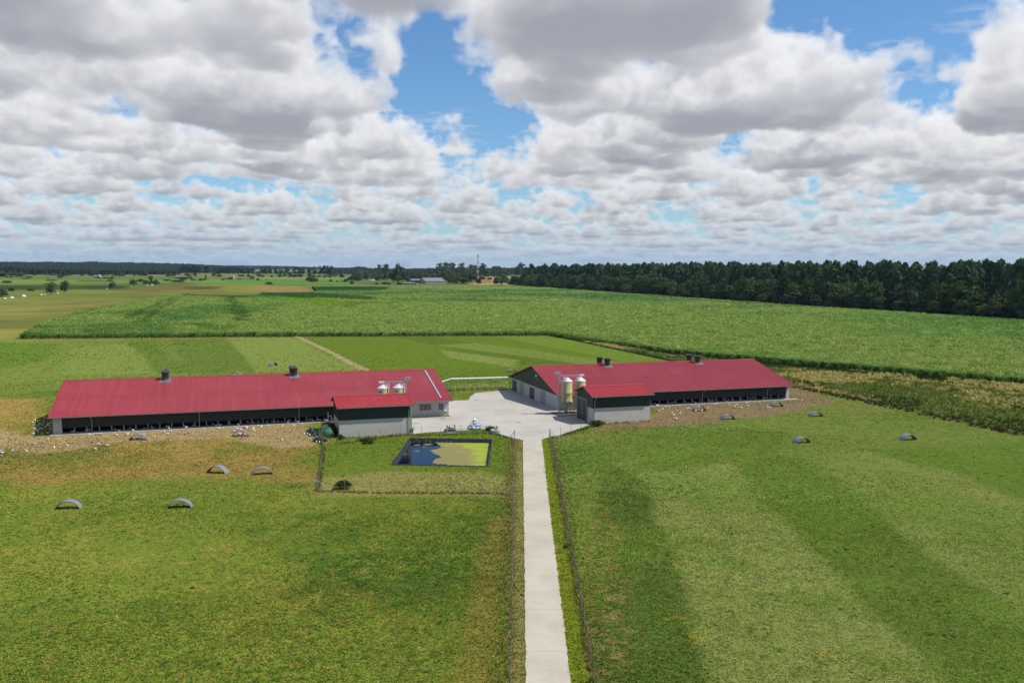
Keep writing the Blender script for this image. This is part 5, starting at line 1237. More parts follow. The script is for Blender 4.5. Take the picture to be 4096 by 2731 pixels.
M['canopy'] = t.out(t.n('ShaderNodeBsdfDiffuse', {'Color': c, 'Normal': t.bump(t.n('ShaderNodeMath', {0: n1, 1: n2_}, operation='ADD').outputs[0], .9, .7)}).outputs[0])
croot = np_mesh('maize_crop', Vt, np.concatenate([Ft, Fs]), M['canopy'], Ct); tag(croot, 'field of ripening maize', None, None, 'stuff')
def incorn(x, y):
    i = ((x-L.x0)/L.res).astype(int); j = ((y-L.y0)/L.res).astype(int); ok = (i >= 0) & (i < L.w) & (j >= 0) & (j < L.h)
    r = np.zeros(len(x), bool); r[ok] = inside[j[ok], i[ok]]; return r
Vs, Cs = [], []
for d0, d1, n, w in ((170, 300, 26000, .30), (300, 420, 52000, .34), (420, 560, 40000, .5), (560, 820, 36000, .8), (820, 1250, 20000, 1.2)):
    x, y = infront(d0, d1, n); k = incorn(x, y); x, y = x[k], y[k]
    x = np.round(x/.75)*.75+RG.normal(0, .07, len(x))           # drilled in rows
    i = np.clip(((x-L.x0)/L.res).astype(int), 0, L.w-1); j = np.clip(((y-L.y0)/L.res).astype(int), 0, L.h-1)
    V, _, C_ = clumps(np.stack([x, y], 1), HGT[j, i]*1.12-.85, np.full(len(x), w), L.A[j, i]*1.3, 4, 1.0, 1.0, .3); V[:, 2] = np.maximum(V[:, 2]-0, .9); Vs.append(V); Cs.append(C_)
# the standing edge plants
EP = [CORN[0]]+CORN[1:9]
for i in range(len(EP)-1):
    a, c = np.array(EP[i]), np.array(EP[i+1]); n = int(np.linalg.norm(c-a)*14); P = a+(c-a)*RG.random((n, 1)); nn = np.array([-(c-a)[1], (c-a)[0]])/np.linalg.norm(c-a); P = P+nn*RG.uniform(-.6, 2.2, (n, 1))
    V, _, C_ = clumps(P, RG.uniform(1.3, 2.0, n), np.full(n, .20), np.tile(np.array(lin(92,132,56,1.1)), (n, 1))*RG.uniform(.7, 1.25, (n, 1)), 6, .5); Vs.append(V); Cs.append(C_)
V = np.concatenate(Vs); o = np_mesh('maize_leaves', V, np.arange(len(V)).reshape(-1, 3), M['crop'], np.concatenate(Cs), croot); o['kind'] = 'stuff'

# ------------------------------------------------------------------ trees
def leaf_quads(cen, rad, n, size, seed, up=.25):
    """n leaf sprays over the surface of each puff (cen k x 3, rad k x 3)"""
    g_ = np.random.default_rng(seed); k = len(cen)
    d = g_.standard_normal((k, n, 3)); d /= np.linalg.norm(d, axis=2, keepdims=True); d[..., 2] = np.where(d[..., 2] < -.35, -d[..., 2], d[..., 2])
    p = cen[:, None]+d*rad[:, None]*g_.uniform(.72, 1.08, (k, n, 1))
    nr = d+g_.normal(0, .55, d.shape)+np.array([0, 0, up]); nr /= np.linalg.norm(nr, axis=2, keepdims=True)
    a = np.cross(nr, g_.standard_normal(d.shape)); a /= np.linalg.norm(a, axis=2, keepdims=True); b_ = np.cross(nr, a)
    s_ = size*g_.uniform(.6, 1.3, (k, n, 1)); e = g_.uniform(.5, 1.0, (k, n, 1))
    V = np.stack([p-a*s_-b_*s_*e*.6, p+a*s_*.6-b_*s_*e, p+a*s_+b_*s_*e*.5, p-a*s_*.4+b_*s_*e], 2)
    return V.reshape(-1, 3), np.arange(k*n*4).reshape(-1, 4)
def crown(kind, seed):
    g_ = np.random.default_rng(seed)
    if kind == 'broad':
        k = 30; d = g_.standard_normal((k, 3)); d /= np.linalg.norm(d, axis=1, keepdims=True); d[:, 2] = np.abs(d[:, 2])*1.25-.6
        cen = np.stack([d[:, 0]*.34, d[:, 1]*.34, .52+d[:, 2]*.42], 1)*g_.uniform(.78, 1.05, (k, 1)); cen[:, 2] = np.clip(cen[:, 2], .13, .88); rad = np.stack([g_.uniform(.12, .20, k)]*2+[g_.uniform(.07, .125, k)], 1); return leaf_quads(cen, rad, 44, .035, seed)
    if kind == 'pine':
        k = 36; z = .40+.55*np.linspace(0, 1, k)**.9+g_.uniform(-.03, .03, k); a = g_.random(k)*6.28; r = .40*np.clip(1-((z-.40)/.62), .02, 1)**.6*g_.uniform(.2, 1.25, k); r[-3:] *= .25
        cen = np.stack([r*np.cos(a), r*np.sin(a), z], 1); w_ = (.22*(1.1-((z-.34)/.66)*.62))*g_.uniform(.75, 1.2, k); rad = np.stack([w_, w_, g_.uniform(.035, .07, k)], 1); return leaf_quads(cen, rad, 34, .036, seed, .5)
    if kind == 'young':
        k = 24; z = g_.uniform(.12, .92, k); a = g_.random(k)*6.28; r = .36*np.sqrt(np.clip(1-((z-.38)/.60)**2, .02, 1))*g_.uniform(.5, 1.05, k)
        cen = np.stack([r*np.cos(a), r*np.sin(a), z], 1); rad = np.stack([g_.uniform(.12, .2, k)]*2+[g_.uniform(.06, .11, k)], 1); return leaf_quads(cen, rad, 42, .042, seed, .3)
    if kind == 'poplar':
        k = 26; z = g_.uniform(.12, .93, k); a = g_.random(k)*6.28; r = .30*np.clip(1-np.abs((z-.48)/.56)**3, .1, 1)*g_.uniform(.4, 1.05, k)
        cen = np.stack([r*np.cos(a), r*np.sin(a), z], 1); rad = np.stack([g_.uniform(.14, .22, k)]*2+[g_.uniform(.06, .10, k)], 1); return leaf_quads(cen, rad, 36, .045, seed, .3)
    if kind == 'bush':
        k = 22; d = g_.standard_normal((k, 3)); d /= np.linalg.norm(d, axis=1, keepdims=True); d[:, 2] = np.abs(d[:, 2])
        cen = np.stack([d[:, 0]*.34, d[:, 1]*.34, .16+d[:, 2]*.56], 1)*g_.uniform(.7, 1.0, (k, 1)); rad = np.stack([g_.uniform(.14, .2, k)]*2+[g_.uniform(.14, .24, k)], 1); return leaf_quads(cen, rad, 34, .05, seed, .3)
TRUNK = {}
def trunk_mesh(kind, seed):
    r_ = random.Random(seed); b = MB()
    th, r0 = {'broad': (.62, .026), 'pine': (.95, .014), 'young': (.7, .022), 'poplar': (.85, .03), 'bush': (.45, .03)}[kind]
    pts = [(0, 0, -.01)]+[(r_.uniform(-.02, .02), r_.uniform(-.02, .02), th*k/4) for k in range(1, 5)]
    b.tube(pts, [r0, r0*.85, r0*.7, r0*.5, r0*.25], 6)
    for k in range(5 if kind != 'pine' else 4):
        z = th*(.35+.12*k); a = r_.uniform(0, 6.28); L_ = .24 if kind != 'poplar' else .12
        b.tube([(0, 0, z), (L_*.5*math.cos(a), L_*.5*math.sin(a), z+.07), (L_*math.cos(a), L_*math.sin(a), z+.13)], [r0*.45, r0*.3, r0*.12], 5)
    o = b.build('trunk', M['pine_bark'] if kind == 'pine' else M['bark']); me = o.data; bpy.data.objects.remove(o); return me
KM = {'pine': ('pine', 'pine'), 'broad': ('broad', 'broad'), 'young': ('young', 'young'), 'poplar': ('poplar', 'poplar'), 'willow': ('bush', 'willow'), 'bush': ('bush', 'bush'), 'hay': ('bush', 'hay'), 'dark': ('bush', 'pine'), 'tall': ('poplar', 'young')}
CR = {}
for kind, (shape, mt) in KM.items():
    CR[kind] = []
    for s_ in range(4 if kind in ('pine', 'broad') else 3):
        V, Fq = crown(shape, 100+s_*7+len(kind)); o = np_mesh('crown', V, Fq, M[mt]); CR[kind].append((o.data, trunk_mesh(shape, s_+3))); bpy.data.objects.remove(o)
tr_ = random.Random(77)
def tree(x, y, h, w, kind, label, name=None, group=None, z=0.0):
    shrub = kind in ('bush', 'hay')
    rt = thing(name or {'pine': 'pine_tree', 'poplar': 'poplar_tree', 'willow': 'willow_tree', 'bush': 'bush', 'hay': 'bush', 'young': 'young_tree'}.get(kind, 'tree'), label, 'bush' if shrub else 'tree', (x, y, z), group)
    rt.scale = (w, w, h); rt.rotation_euler.z = tr_.uniform(0, 6.28)
    cm, tm = tr_.choice(CR[kind])
    c = bpy.data.objects.new('crown' if not shrub else 'foliage', cm); COL.objects.link(c); c.parent = rt
    t = bpy.data.objects.new('trunk' if not shrub else 'stem', tm); COL.objects.link(t); t.parent = rt
    return rt
ORD = ['first','second','third','fourth','fifth','sixth','seventh','eighth','ninth','tenth','eleventh','twelfth','thirteenth','fourteenth','fifteenth','sixteenth','seventeenth','eighteenth','nineteenth','twentieth']
def px_tree(xc, yt, yb, wpx, kind, label, group=None, name=None):
    p = at(xc, yb); k = ppm(p); h = (yb-yt)/k*1.08; return tree(p[0], p[1], h, wpx/k*1.26, kind, label, name, group)
# near bushes
px_tree(1372, 1912, 1955, 62, 'bush', 'round dark green bush on the lawn in front of the pond'); px_tree(2395, 1680, 1706, 34, 'bush', 'small bright bush at the front corner of the right shed')
px_tree(1322, 1690, 1748, 40, 'bush', 'dark overgrown bush squeezed between gas tank and left shed'); px_tree(1366, 1735, 1757, 26, 'bush', 'small bush at the front left corner of the left shed')
px_tree(1470, 1752, 1774, 44, 'bush', 'low dark bush on the lawn before the left shed wall')
px_tree(2264, 2176, 2190, 22, 'bush', 'small round weed bush at the right road fence')
# forest beyond the maize: rows from the field edge inwards
FE = [(417, 100), (413.7, 216), (386, 374), (386, 795), (380, 1013)]
def edge_pt(s):
    d = [0]
    for i in range(len(FE)-1): d.append(d[-1]+math.dist(FE[i], FE[i+1]))
    s = min(max(s, 0), d[-1]-.01)
    for i in range(len(FE)-1):
        if s <= d[i+1]: f_ = (s-d[i])/(d[i+1]-d[i]); return (FE[i][0]+(FE[i+1][0]-FE[i][0])*f_, FE[i][1]+(FE[i+1][1]-FE[i][1])*f_)
TOT = sum(math.dist(FE[i], FE[i+1]) for i in range(len(FE)-1)); fr = random.Random(5)
def row(n, off, hs, ws, kinds, lab, grp, pw=1.35):
    for k in range(n):
        s = TOT*((k+fr.uniform(.1, .9))/n)**pw; x, y = edge_pt(s); o_ = off+fr.uniform(-2.5, 2.5); kd = fr.choice(kinds); dec = 1-.10*s/TOT
        tree(x+o_, y+fr.uniform(-2, 2), fr.uniform(*hs)*dec, fr.uniform(*ws), kd, lab[kd] if isinstance(lab, dict) else lab, None, grp)
row(62, 0, (7, 14), (8, 14), ['young', 'young', 'broad'], {'young': 'young grey green tree on the forest edge by the maize', 'broad': 'low broad crowned tree on the forest edge by the maize'}, 'low trees along the forest edge')
row(76, 8, (15, 26), (13, 20), ['broad', 'broad', 'dark'], {'broad': 'mid height leafy tree behind the low forest edge trees', 'dark': 'mid height very dark tree behind the low forest edge trees'}, 'leafy trees within the forest edge')
row(72, 17, (24, 33), (8, 16), ['pine', 'pine', 'pine', 'dark'], {'pine': 'tall pine standing above the leafy forest edge', 'dark': 'tall dark tree standing among the forest pines'}, 'tall pines of the forest, front row')
row(60, 28, (28, 34.5), (8, 15), ['pine'], 'tall pine whose top shows behind the front row of pines', 'tall pines of the forest, second row')
# deeper forest, one mass
Vs = []
for k in range(1050):
    s = TOT*(fr.random()**1.2); x, y = edge_pt(s); o_ = fr.uniform(9, 26) if k < 260 else 20+110*fr.random()**1.3; low = k < 260
    h = (fr.uniform(14, 24) if low else fr.uniform(24, 33.5))*(1-.08*s/TOT); w = fr.uniform(10, 15) if low else fr.uniform(9, 17)
    me = CR['broad' if low else 'pine'][k % 4][0]; nvt = len(me.vertices); a = np.empty(nvt*3, np.float32); me.vertices.foreach_get('co', a)
    a4 = a.reshape(-1, 4, 3)[k % 4::4]; mid = a4.mean(1, keepdims=True); a4 = mid+(a4-mid)*1.8; th = fr.uniform(0, 6.28); c_, s2_ = math.cos(th), math.sin(th); zz_ = a4[..., 2]*h
    if low: zz_ = (a4[..., 2]-.12)*h*1.1
    Vs.append(np.stack([(a4[..., 0]*c_-a4[..., 1]*s2_)*w*1.15+x+o_, (a4[..., 0]*s2_+a4[..., 1]*c_)*w*1.15+y, zz_], -1).reshape(-1, 3))
V = np.concatenate(Vs); o = np_mesh('forest', V, np.arange(len(V)).reshape(-1, 4), M['pine']); tag(o, 'deep pine forest beyond the maize', None, None, 'stuff')
# forest floor shade comes from the trees; a few shrubs close the edge
row(40, 5, (3, 6), (6, 9), ['bush'], 'dark undershrub below the trees of the forest edge', 'undershrubs at the forest edge')


# ------------------------------------------------------------------ the valley beyond
FT = [ # centre x, top y, base y, width (photo pixels), kind, label
 (8,1152,1188,40,'bush','olive bush cut by the left picture edge, by the white mounds'),(46,1148,1166,26,'bush','small round bush left of the two leaning trees in the pasture'),(122,1153,1165,30,'bush','low dark bush on the brown strip left of the two pasture trees'),
 (203,1130,1177,46,'tall','wide grey green pasture tree, left one of a close pair'),(258,1125,1171,33,'tall','narrower grey green pasture tree, right one of a close pair'),(452,1126,1152,29,'dark','single round dark tree in the pasture right of the pair'),
 (26,1121,1133,38,'hay','brownish low bush at the far left pasture'),(45,1086,1109,90,'bush','long dark hedge block at the far left, by the road'),(88,1085,1108,44,'bush','right end of the long dark hedge block at far left'),(8,1080,1106,24,'willow','pale green bush at the far left picture edge'),
 (116,1103,1111,22,'bush','small low bush right of the long dark hedge'),(140,1094,1103,15,'bush','tiny bush in the far pasture above the small low bush'),(185,1089,1103,8,'young','tiny upright tree in the far left pasture'),(242,1099,1113,19,'dark','compact dark bush on the far road, left of the truck'),
 (270,1091,1105,35,'bush','flat wide bush left of the truck on the far road'),(328,1097,1105,13,'bush','small bush left of the white truck'),(379,1087,1105,44,'bush','mound shaped bush directly behind the white truck'),(431,1094,1105,8,'young','tiny upright bush right of the truck'),(451,1092,1105,11,'young','small bush left of the dense clump behind the road'),(479,1086,1107,36,'bush','dense clump of bushes right of the truck'),
 (583,1083,1107,17,'tall','slim upright tree behind the road, alone'),(534,1118,1142,32,'tall','ragged tree leaning left in the pasture'),(604,1105,1142,24,'tall','tallest tree of the small pasture group'),(585,1119,1137,22,'bush','bushy tree at the left foot of the pasture group'),(624,1117,1140,20,'bush','rounded tree at the right of the pasture group'),(637,1127,1136,10,'bush','little bush at the right end of the pasture group'),(560,1115,1128,34,'bush','far bushes behind the ragged tree'),
 (536,1096,1107,11,'young','tiny dark conifer by the far road'),(687,1089,1108,37,'bush','dome shaped bush behind the far road'),(729,1107,1122,33,'bush','dark bush pair in front of the far road'),(713,1119,1130,50,'hay','brownish low hedge in the meadow before the far road'),(668,1117,1124,32,'bush','flat low hedge left of the brownish hedge'),(766,1108,1121,9,'young','small upright tree right of the dark bush pair'),(774,1117,1123,17,'bush','low bush at the foot of a small upright tree'),
 (782,1098,1107,9,'dark','small egg shaped tree behind the far road'),(822,1101,1122,12,'young','slim tree standing at the far road'),(858,1089,1108,22,'tall','tall clump, left part, behind the far road'),(872,1089,1109,16,'poplar','upright clump, middle part, behind the far road'),(883,1097,1109,16,'bush','rounded clump, right part, behind the far road'),(924,1107,1118,22,'bush','round bush beside the white tower'),(958,1113,1118,14,'bush','small bush just right of the white tower'),(993,1095,1109,16,'bush','bush behind the road left of the pale willows'),
 (1009,1103,1118,18,'bush','dark round bush at the far road'),(1033,1112,1123,17,'dark','dark oval bush right of a far road car'),(1033,1087,1109,24,'tall','pale upright tree clump at the valley middle'),(1051,1098,1109,18,'bush','low bush at the foot of the pale tree clump'),(1074,1127,1139,36,'hay','brown bush mound in the bright meadow'),(1086,1100,1110,11,'bush','small bush between two pale clumps'),(1120,1093,1109,19,'willow','pale round tree in the valley row'),(1140,1087,1109,18,'tall','upright pale tree in the valley row'),(1161,1089,1111,24,'tall','left tree of a wide green clump in the valley row'),(1180,1093,1111,22,'bush','right tree of a wide green clump in the valley row'),(1199,1091,1110,24,'willow','broad pale tree at the end of the wide clump'),
 (1239,1091,1111,20,'tall','green tree left of the big roadside bush, behind'),(1256,1099,1111,18,'bush','low tree behind the big roadside bush'),(1240,1104,1129,40,'bush','left half of the big round bush before the far road'),(1258,1110,1129,30,'bush','right half of the big round bush before the far road'),(1277,1100,1111,17,'bush','small tree right of the big bush'),(1299,1098,1111,16,'willow','pale little tree right of the big bush'),(1320,1095,1111,28,'tall','rounded pale tree group before the dark wood'),(1340,1090,1108,22,'tall','grey green tree at the right end of the valley row'),
 (1323,1114,1129,14,'dark','dark cone shaped bush before the road'),(1349,1120,1129,8,'hay','tiny brown bush at the road'),(1380,1114,1130,14,'bush','oval bush before the willows'),(1409,1121,1138,21,'dark','dark bush closest to the maize, before the willows'),(1366,1093,1113,22,'bush','dark bush left of the silvery willow'),(1419,1089,1123,36,'willow','silvery willow at the left of the willow group'),(1440,1084,1120,30,'dark','darker tree behind the silvery willow'),(1466,1083,1120,34,'willow','yellow green willow in the middle of the willow group'),(1497,1085,1118,30,'willow','yellow green willow near the big tree'),(1512,1087,1116,26,'willow','smaller willow left of the dark trees'),(1400,1108,1124,30,'bush','low willow bush at the front of the willow group'),
 (1430,1103,1125,34,'bush','dark front bush under the silvery willow'),(1522,1097,1124,40,'dark','dark tree group between willows and the big tree'),(1548,1085,1124,34,'dark','dark tree left of the giant tree'),(1519,1061,1105,24,'tall','left one of two tall thin crowned trees'),(1543,1060,1105,30,'tall','right one of two tall thin crowned trees'),(1592,1050,1129,60,'dark','giant dark tree left of the grey farm sheds'),(1613,1063,1128,48,'dark','right hand crown of the giant dark tree'),(1630,1074,1124,38,'bush','lower tree leaning on the giant tree'),(1575,1080,1129,44,'bush','lower left crown under the giant tree'),
 (1506,1129,1138,18,'bush','little bush in the meadow before the giant tree'),(1538,1126,1138,24,'bush','low bush group in front of the giant tree'),(1556,1129,1138,18,'bush','low bush right of the bush group at the giant tree'),(1595,1128,1139,28,'bush','dark bush at the foot of the giant tree'),(1636,1113,1128,22,'bush','light bush left of the long grey shed'),(1672,1118,1134,26,'bush','bush before the long grey shed'),(1704,1100,1132,20,'bush','ivy dark tree between the two grey sheds'),(1655,1082,1115,30,'broad','tree behind the long grey shed'),(1685,1088,1112,30,'willow','light tree behind the long grey shed, middle'),(1706,1084,1110,26,'dark','dark tree before the red roofs'),(1668,1092,1114,30,'bush','lower tree behind the long grey shed, left'),(1722,1097,1114,34,'bush','bright bushes before the red roofs'),(1748,1096,1114,34,'willow','yellow green bushes right of the red roofs'),
 (1756,1056,1108,30,'tall','leftmost tall tree of the village grove'),(1781,1054,1108,34,'tall','second tall tree of the village grove'),(1808,1055,1108,34,'tall','third tall tree of the village grove'),(1846,1056,1108,32,'tall','rightmost tall tree of the village grove'),(1800,1072,1112,40,'broad','rounded tree under the village grove'),(1832,1070,1110,34,'willow','lighter tree under the village grove'),(1729,1072,1108,28,'dark','dark tree left of the village grove'),(1772,1090,1114,30,'bush','village garden tree below the grove'),(1816,1095,1120,36,'bush','garden tree right of the red roofs'),(1868,1068,1108,30,'broad','tree between the grove and the mast'),
 (1790,1100,1130,34,'bush','bush right behind the big grey barn'),(1810,1107,1136,34,'bush','dark bush at the right wall of the big grey barn'),(1838,1105,1136,36,'bush','olive bushes right of the big grey barn'),(1862,1108,1137,34,'bush','olive tree group before the mast'),(1893,1085,1132,42,'dark','round dark tree just left of the mast foot'),(1893,1075,1120,34,'willow','lighter tree behind the round dark tree'),(1930,1056,1108,34,'tall','tall dark tree right of the mast'),(1885,1061,1106,28,'tall','tall tree left of the mast'),(1900,1063,1108,24,'tall','tall tree directly at the mast'),(1946,1070,1108,30,'broad','rounded tree right of the mast'),
 (1913,1110,1138,26,'bush','bush at the foot of the mast'),(1930,1104,1122,30,'bush','rounded bush before the tan field'),(1958,1108,1120,24,'bush','small bush in the tan field'),(1950,1076,1104,36,'willow','yellow green woodland edge, left part'),(1980,1074,1104,40,'willow','yellow green woodland edge, middle part'),(2012,1075,1104,42,'willow','yellow green woodland edge, right part'),(1977,1066,1096,26,'tall','pointed tree behind the woodland edge, left'),(1994,1066,1096,26,'tall','pointed tree behind the woodland edge, right'),(2006,1090,1140,52,'dark','dark broad tree at the gap between tan field and forest'),(1985,1105,1139,24,'dark','lower left part of the gap tree'),(2029,1109,1140,16,'young','slim tree at the forest gap'),
 (2087,1053,1105,32,'tall','tallest crown above the far end of the forest'),(2070,1064,1106,30,'tall','crown left of the tallest far forest crown'),(2104,1062,1106,30,'broad','crown right of the tallest far forest crown'),(2140,1062,1112,44,'broad','rounded far forest crown, left'),(2180,1063,1115,44,'broad','rounded far forest crown, middle'),(2225,1060,1118,44,'broad','rounded far forest crown, right'),(2260,1060,1120,44,'broad','rounded far forest crown next to the pines'),(2060,1095,1144,40,'dark','dark tree at the far end of the forest edge'),(2090,1098,1148,40,'dark','second dark tree at the far end of the forest edge'),(2128,1090,1152,44,'broad','leafy tree at the far end of the forest edge'),(2165,1085,1155,46,'dark','dark leafy tree near the far end of the forest edge')]
for r in FT: px_tree(*r)
hr_ = random.Random(13)
for k in range(34):
    xc = 1636+k*8.6+hr_.uniform(-4, 4); yb = hr_.uniform(1114, 1127)-(4 if xc > 1800 else 0); px_tree(xc, yb-hr_.uniform(16, 30), yb, hr_.uniform(18, 32), hr_.choice(('bush', 'bush', 'dark', 'willow')), 'leafy shrub in the thicket behind the grey farm sheds', 'thicket behind the grey farm')
for k in range(26):
    xc = 1640+k*15+hr_.uniform(-6, 6); yb = hr_.uniform(1104, 1110); px_tree(xc, yb-hr_.uniform(24, 38), yb, hr_.uniform(22, 38), hr_.choice(('dark', 'bush', 'tall', 'tall')), 'dark village tree in the row behind the red roofs', 'trees round the village')
for k in range(30):
    xc = hr_.uniform(0, 1000); yb = hr_.choice((1097, 1103, 1108.5, 1115, 1124))+hr_.uniform(-2, 2); px_tree(xc, yb-hr_.uniform(5, 11), yb, hr_.uniform(10, 40), hr_.choice(('bush', 'bush', 'hay')), 'low bush in one of the hedges of the far left plain', 'hedge bushes of the far plain')
# dark poplar rows across the valley
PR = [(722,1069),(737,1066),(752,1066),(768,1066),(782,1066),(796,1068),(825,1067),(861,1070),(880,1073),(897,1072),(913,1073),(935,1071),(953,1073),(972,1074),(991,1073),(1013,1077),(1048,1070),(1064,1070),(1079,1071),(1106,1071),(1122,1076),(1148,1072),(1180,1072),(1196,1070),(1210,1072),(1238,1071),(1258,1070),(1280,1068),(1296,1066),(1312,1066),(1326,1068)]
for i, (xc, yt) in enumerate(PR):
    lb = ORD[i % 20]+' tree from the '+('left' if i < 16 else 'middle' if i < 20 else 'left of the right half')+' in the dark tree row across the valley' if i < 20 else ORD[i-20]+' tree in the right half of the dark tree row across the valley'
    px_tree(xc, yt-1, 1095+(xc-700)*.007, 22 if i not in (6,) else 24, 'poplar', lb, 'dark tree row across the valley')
# far woods and ridges, masses seen through the air
def ridge(name, label, prof, depth, seed, mat, bumps=5.0, dist=None, fh=1.0):
    """a wooded rise: crest follows (x, y) bearings at the given distance; rough canopy on a slope"""
    rg = np.random.default_rng(seed); xs = np.linspace(prof[0][0], prof[-1][0], 420); ys = np.interp(xs, [p[0] for p in prof], [p[1] for p in prof]); rows = 14; V = []
    for j in range(rows):
        for x, y in zip(xs, ys):
            d = FW*F_PX+RT*(x-2048)-UP*(y-1365.5); hd = d[:2]/np.hypot(d[0], d[1]); D = dist+depth*j/(rows-1); top = CAM[2]+d[2]/np.hypot(d[0], d[1])*(dist+depth)
            f_ = (j/(rows-1))**.7; z = (0 if j == 0 else max(2, 9+(top-9)*f_))+(0 if j == 0 else rg.normal(0, bumps*.22)+bumps*lut2(near.nz2, np.array(x*.35), np.array(j*3.1+seed))*.22)
            V.append((CAM[0]+hd[0]*(D+rg.uniform(-8, 8)), CAM[1]+hd[1]*(D+rg.uniform(-8, 8)), z))
    n = len(xs); Fc = [(j*n+i, j*n+i+1, (j+1)*n+i+1, (j+1)*n+i) for j in range(rows-1) for i in range(n-1)]
    last = (rows-1)*n; m0 = len(V); V += [(V[last+i][0], V[last+i][1], -1) for i in range(n)]; Fc += [(last+i, last+i+1, m0+i+1, m0+i) for i in range(n-1)]
    o = np_mesh(name, np.array(V), np.array(Fc), mat); tag(o, label, None, None, 'stuff'); return o
def m_wood(name, c):
    t = NT(name); p = t.pos(); n_ = t.noise(p, .03, 5, .7); n2 = t.noise(p, .12, 3, .7)
    cc = t.mix(1.0, c, t.n('ShaderNodeMapRange', {0: n_, 1: .3, 2: .7, 3: .6, 4: 1.5}).outputs[0], 'MULTIPLY'); cc = t.mix(1.0, cc, t.n('ShaderNodeMapRange', {0: n2, 1: .3, 2: .7, 3: .5, 4: 1.5}).outputs[0], 'MULTIPLY')
    return t.out(t.n('ShaderNodeBsdfDiffuse', {'Color': cc, 'Normal': t.bump(n2, 1.0, 6)}).outputs[0])
MW = m_wood('far_wood_canopy', (.022, .036, .022))
ridge('wooded_hill', 'dark wooded hill along the left horizon', [(-500,1050),(-200,1048),(0,1047),(120,1048),(200,1047),(300,1049),(370,1046),(450,1050),(520,1049),(640,1052),(760,1055),(850,1060),(900,1063),(960,1066),(1010,1078)], 900, 3, MW, 5, 3000)
ridge('far_ridge', 'pale blue far wooded ridge on the horizon', [(820,1066),(860,1062),(960,1062),(1080,1063),(1160,1065),(1260,1069),(1360,1071),(1420,1076)], 1200, 5, MW, 6, 5600)
ridge('far_wood', 'dark wood behind the willows in the valley', [(1300,1076),(1335,1072),(1405,1071),(1418,1068),(1434,1066),(1460,1068),(1475,1072),(1560,1074),(1640,1075),(1660,1073),(1700,1074),(1740,1073),(1800,1072),(1900,1072),(2010,1071),(2080,1071),(2200,1068),(2400,1064)], 260, 7, MW, 4, 2750)
ridge('far_hedges', 'low dark hedges at the foot of the wooded hill', [(-400,1072),(0,1072),(40,1066),(100,1072),(160,1076),(400,1082),(640,1084),(720,1083)], 60, 9, MW, 2.5, 2500)

def sited(px, py): p = at(px, py); return p, ppm(p)
# road across the valley with vehicles
rp = [at(x, y) for x, y in ((-500,1107),(0,1108.5),(250,1110),(500,1113.5),(760,1117),(1000,1120),(1250,1123.5),(1480,1127),(1600,1128.5))]
b = MB(); P = [np.array(p[:2]) for p in rp]
vs = []
for i, p in enumerate(P):
    d = P[min(i+1, len(P)-1)]-P[max(i-1, 0)]; d /= np.linalg.norm(d); nn = np.array([-d[1], d[0]])*5.5; vs += [(p[0]+nn[0], p[1]+nn[1], .25), (p[0]-nn[0], p[1]-nn[1], .25)]
b.add(vs, [(2*i, 2*i+1, 2*i+3, 2*i+2) for i in range(len(P)-1)]); tag(b.build('far_road', M['far_grey']), 'grey country road across the valley', None, None, 'structure')
def oriented(root, p, a): root.location = (p[0], p[1], .28); root.rotation_euler.z = a
def road_angle(px):
    a = at(px-30, np.interp(px-30, [-500,0,250,500,760,1000,1250,1480,1600],[1107,1108.5,1110,1113.5,1117,1120,1123.5,1127,1128.5])); c = at(px+30, np.interp(px+30, [-500,0,250,500,760,1000,1250,1480,1600],[1107,1108.5,1110,1113.5,1117,1120,1123.5,1127,1128.5])); return math.atan2(c[1]-a[1], c[0]-a[0])
def vehicle(px, py, kind, label, sc):
    root = thing({'truck': 'truck', 'van': 'van', 'car': 'car'}[kind], label, kind, (0, 0, 0)); w = 1.25
    if kind == 'truck':
        b = MB(); b.box(-6, 2.3, -w, w, 1.0, 3.2); b.build('trailer', M['white'], root)
        b = MB(); b.prism([(2.7, -w, .7), (5.0, -w, .7), (5.0, -w, 2.0), (4.6, -w, 3.1), (2.7, -w, 3.4)], (0, 2*w, 0)); b.build('cab', M['white'], root); b = MB(); b.prism([(4.98, -w*.85, 2.05), (5.03, -w*.85, 2.05), (4.66, -w*.85, 2.95), (4.61, -w*.85, 2.95)], (0, 1.7*w, 0)); b.build('windscreen', M['glass'], root)
        b = MB(); b.box(-5.8, 4.8, -.9, .9, .6, .98); b.build('chassis', M['tyre'], root); wx = (-5, -3.8, -2.6, 3.9)
    elif kind == 'van':
        b = MB(); b.prism([(-2.6, -1, .4), (2.5, -1, .4), (2.6, -1, 1.2), (1.7, -1, 2.2), (-2.6, -1, 2.5)], (0, 2, 0)); b.build('body', M['white'], root); b = MB(); b.box(.4, 1.5, -1.02, 1.02, 1.45, 2.0); b.build('side_window', M['glass'], root); wx = (-1.8, 1.8)
    else:
        b = MB(); b.prism([(-2.1, -.85, .35), (2.1, -.85, .35), (2.1, -.85, .85), (1.0, -.85, .95), (.4, -.85, 1.42), (-1.3, -.85, 1.42), (-2.0, -.85, .95)], (0, 1.7, 0)); b.build('body', M['galv'], root); b = MB(); b.box(-1.1, .35, -.87, .87, .98, 1.34); b.build('side_window', M['glass'], root); wx = (-1.3, 1.35)
    for x in wx:
        for y in (-1.05, 1.05) if kind != 'car' else (-.8, .8): b = MB(); b.tube([(x, y-.14, .42), (x, y+.14, .42)], .42, 12); b.build('wheel', M['tyre'], root)
    p = at(px, py); oriented(root, p, road_angle(px)); root.scale = (sc, sc, sc)
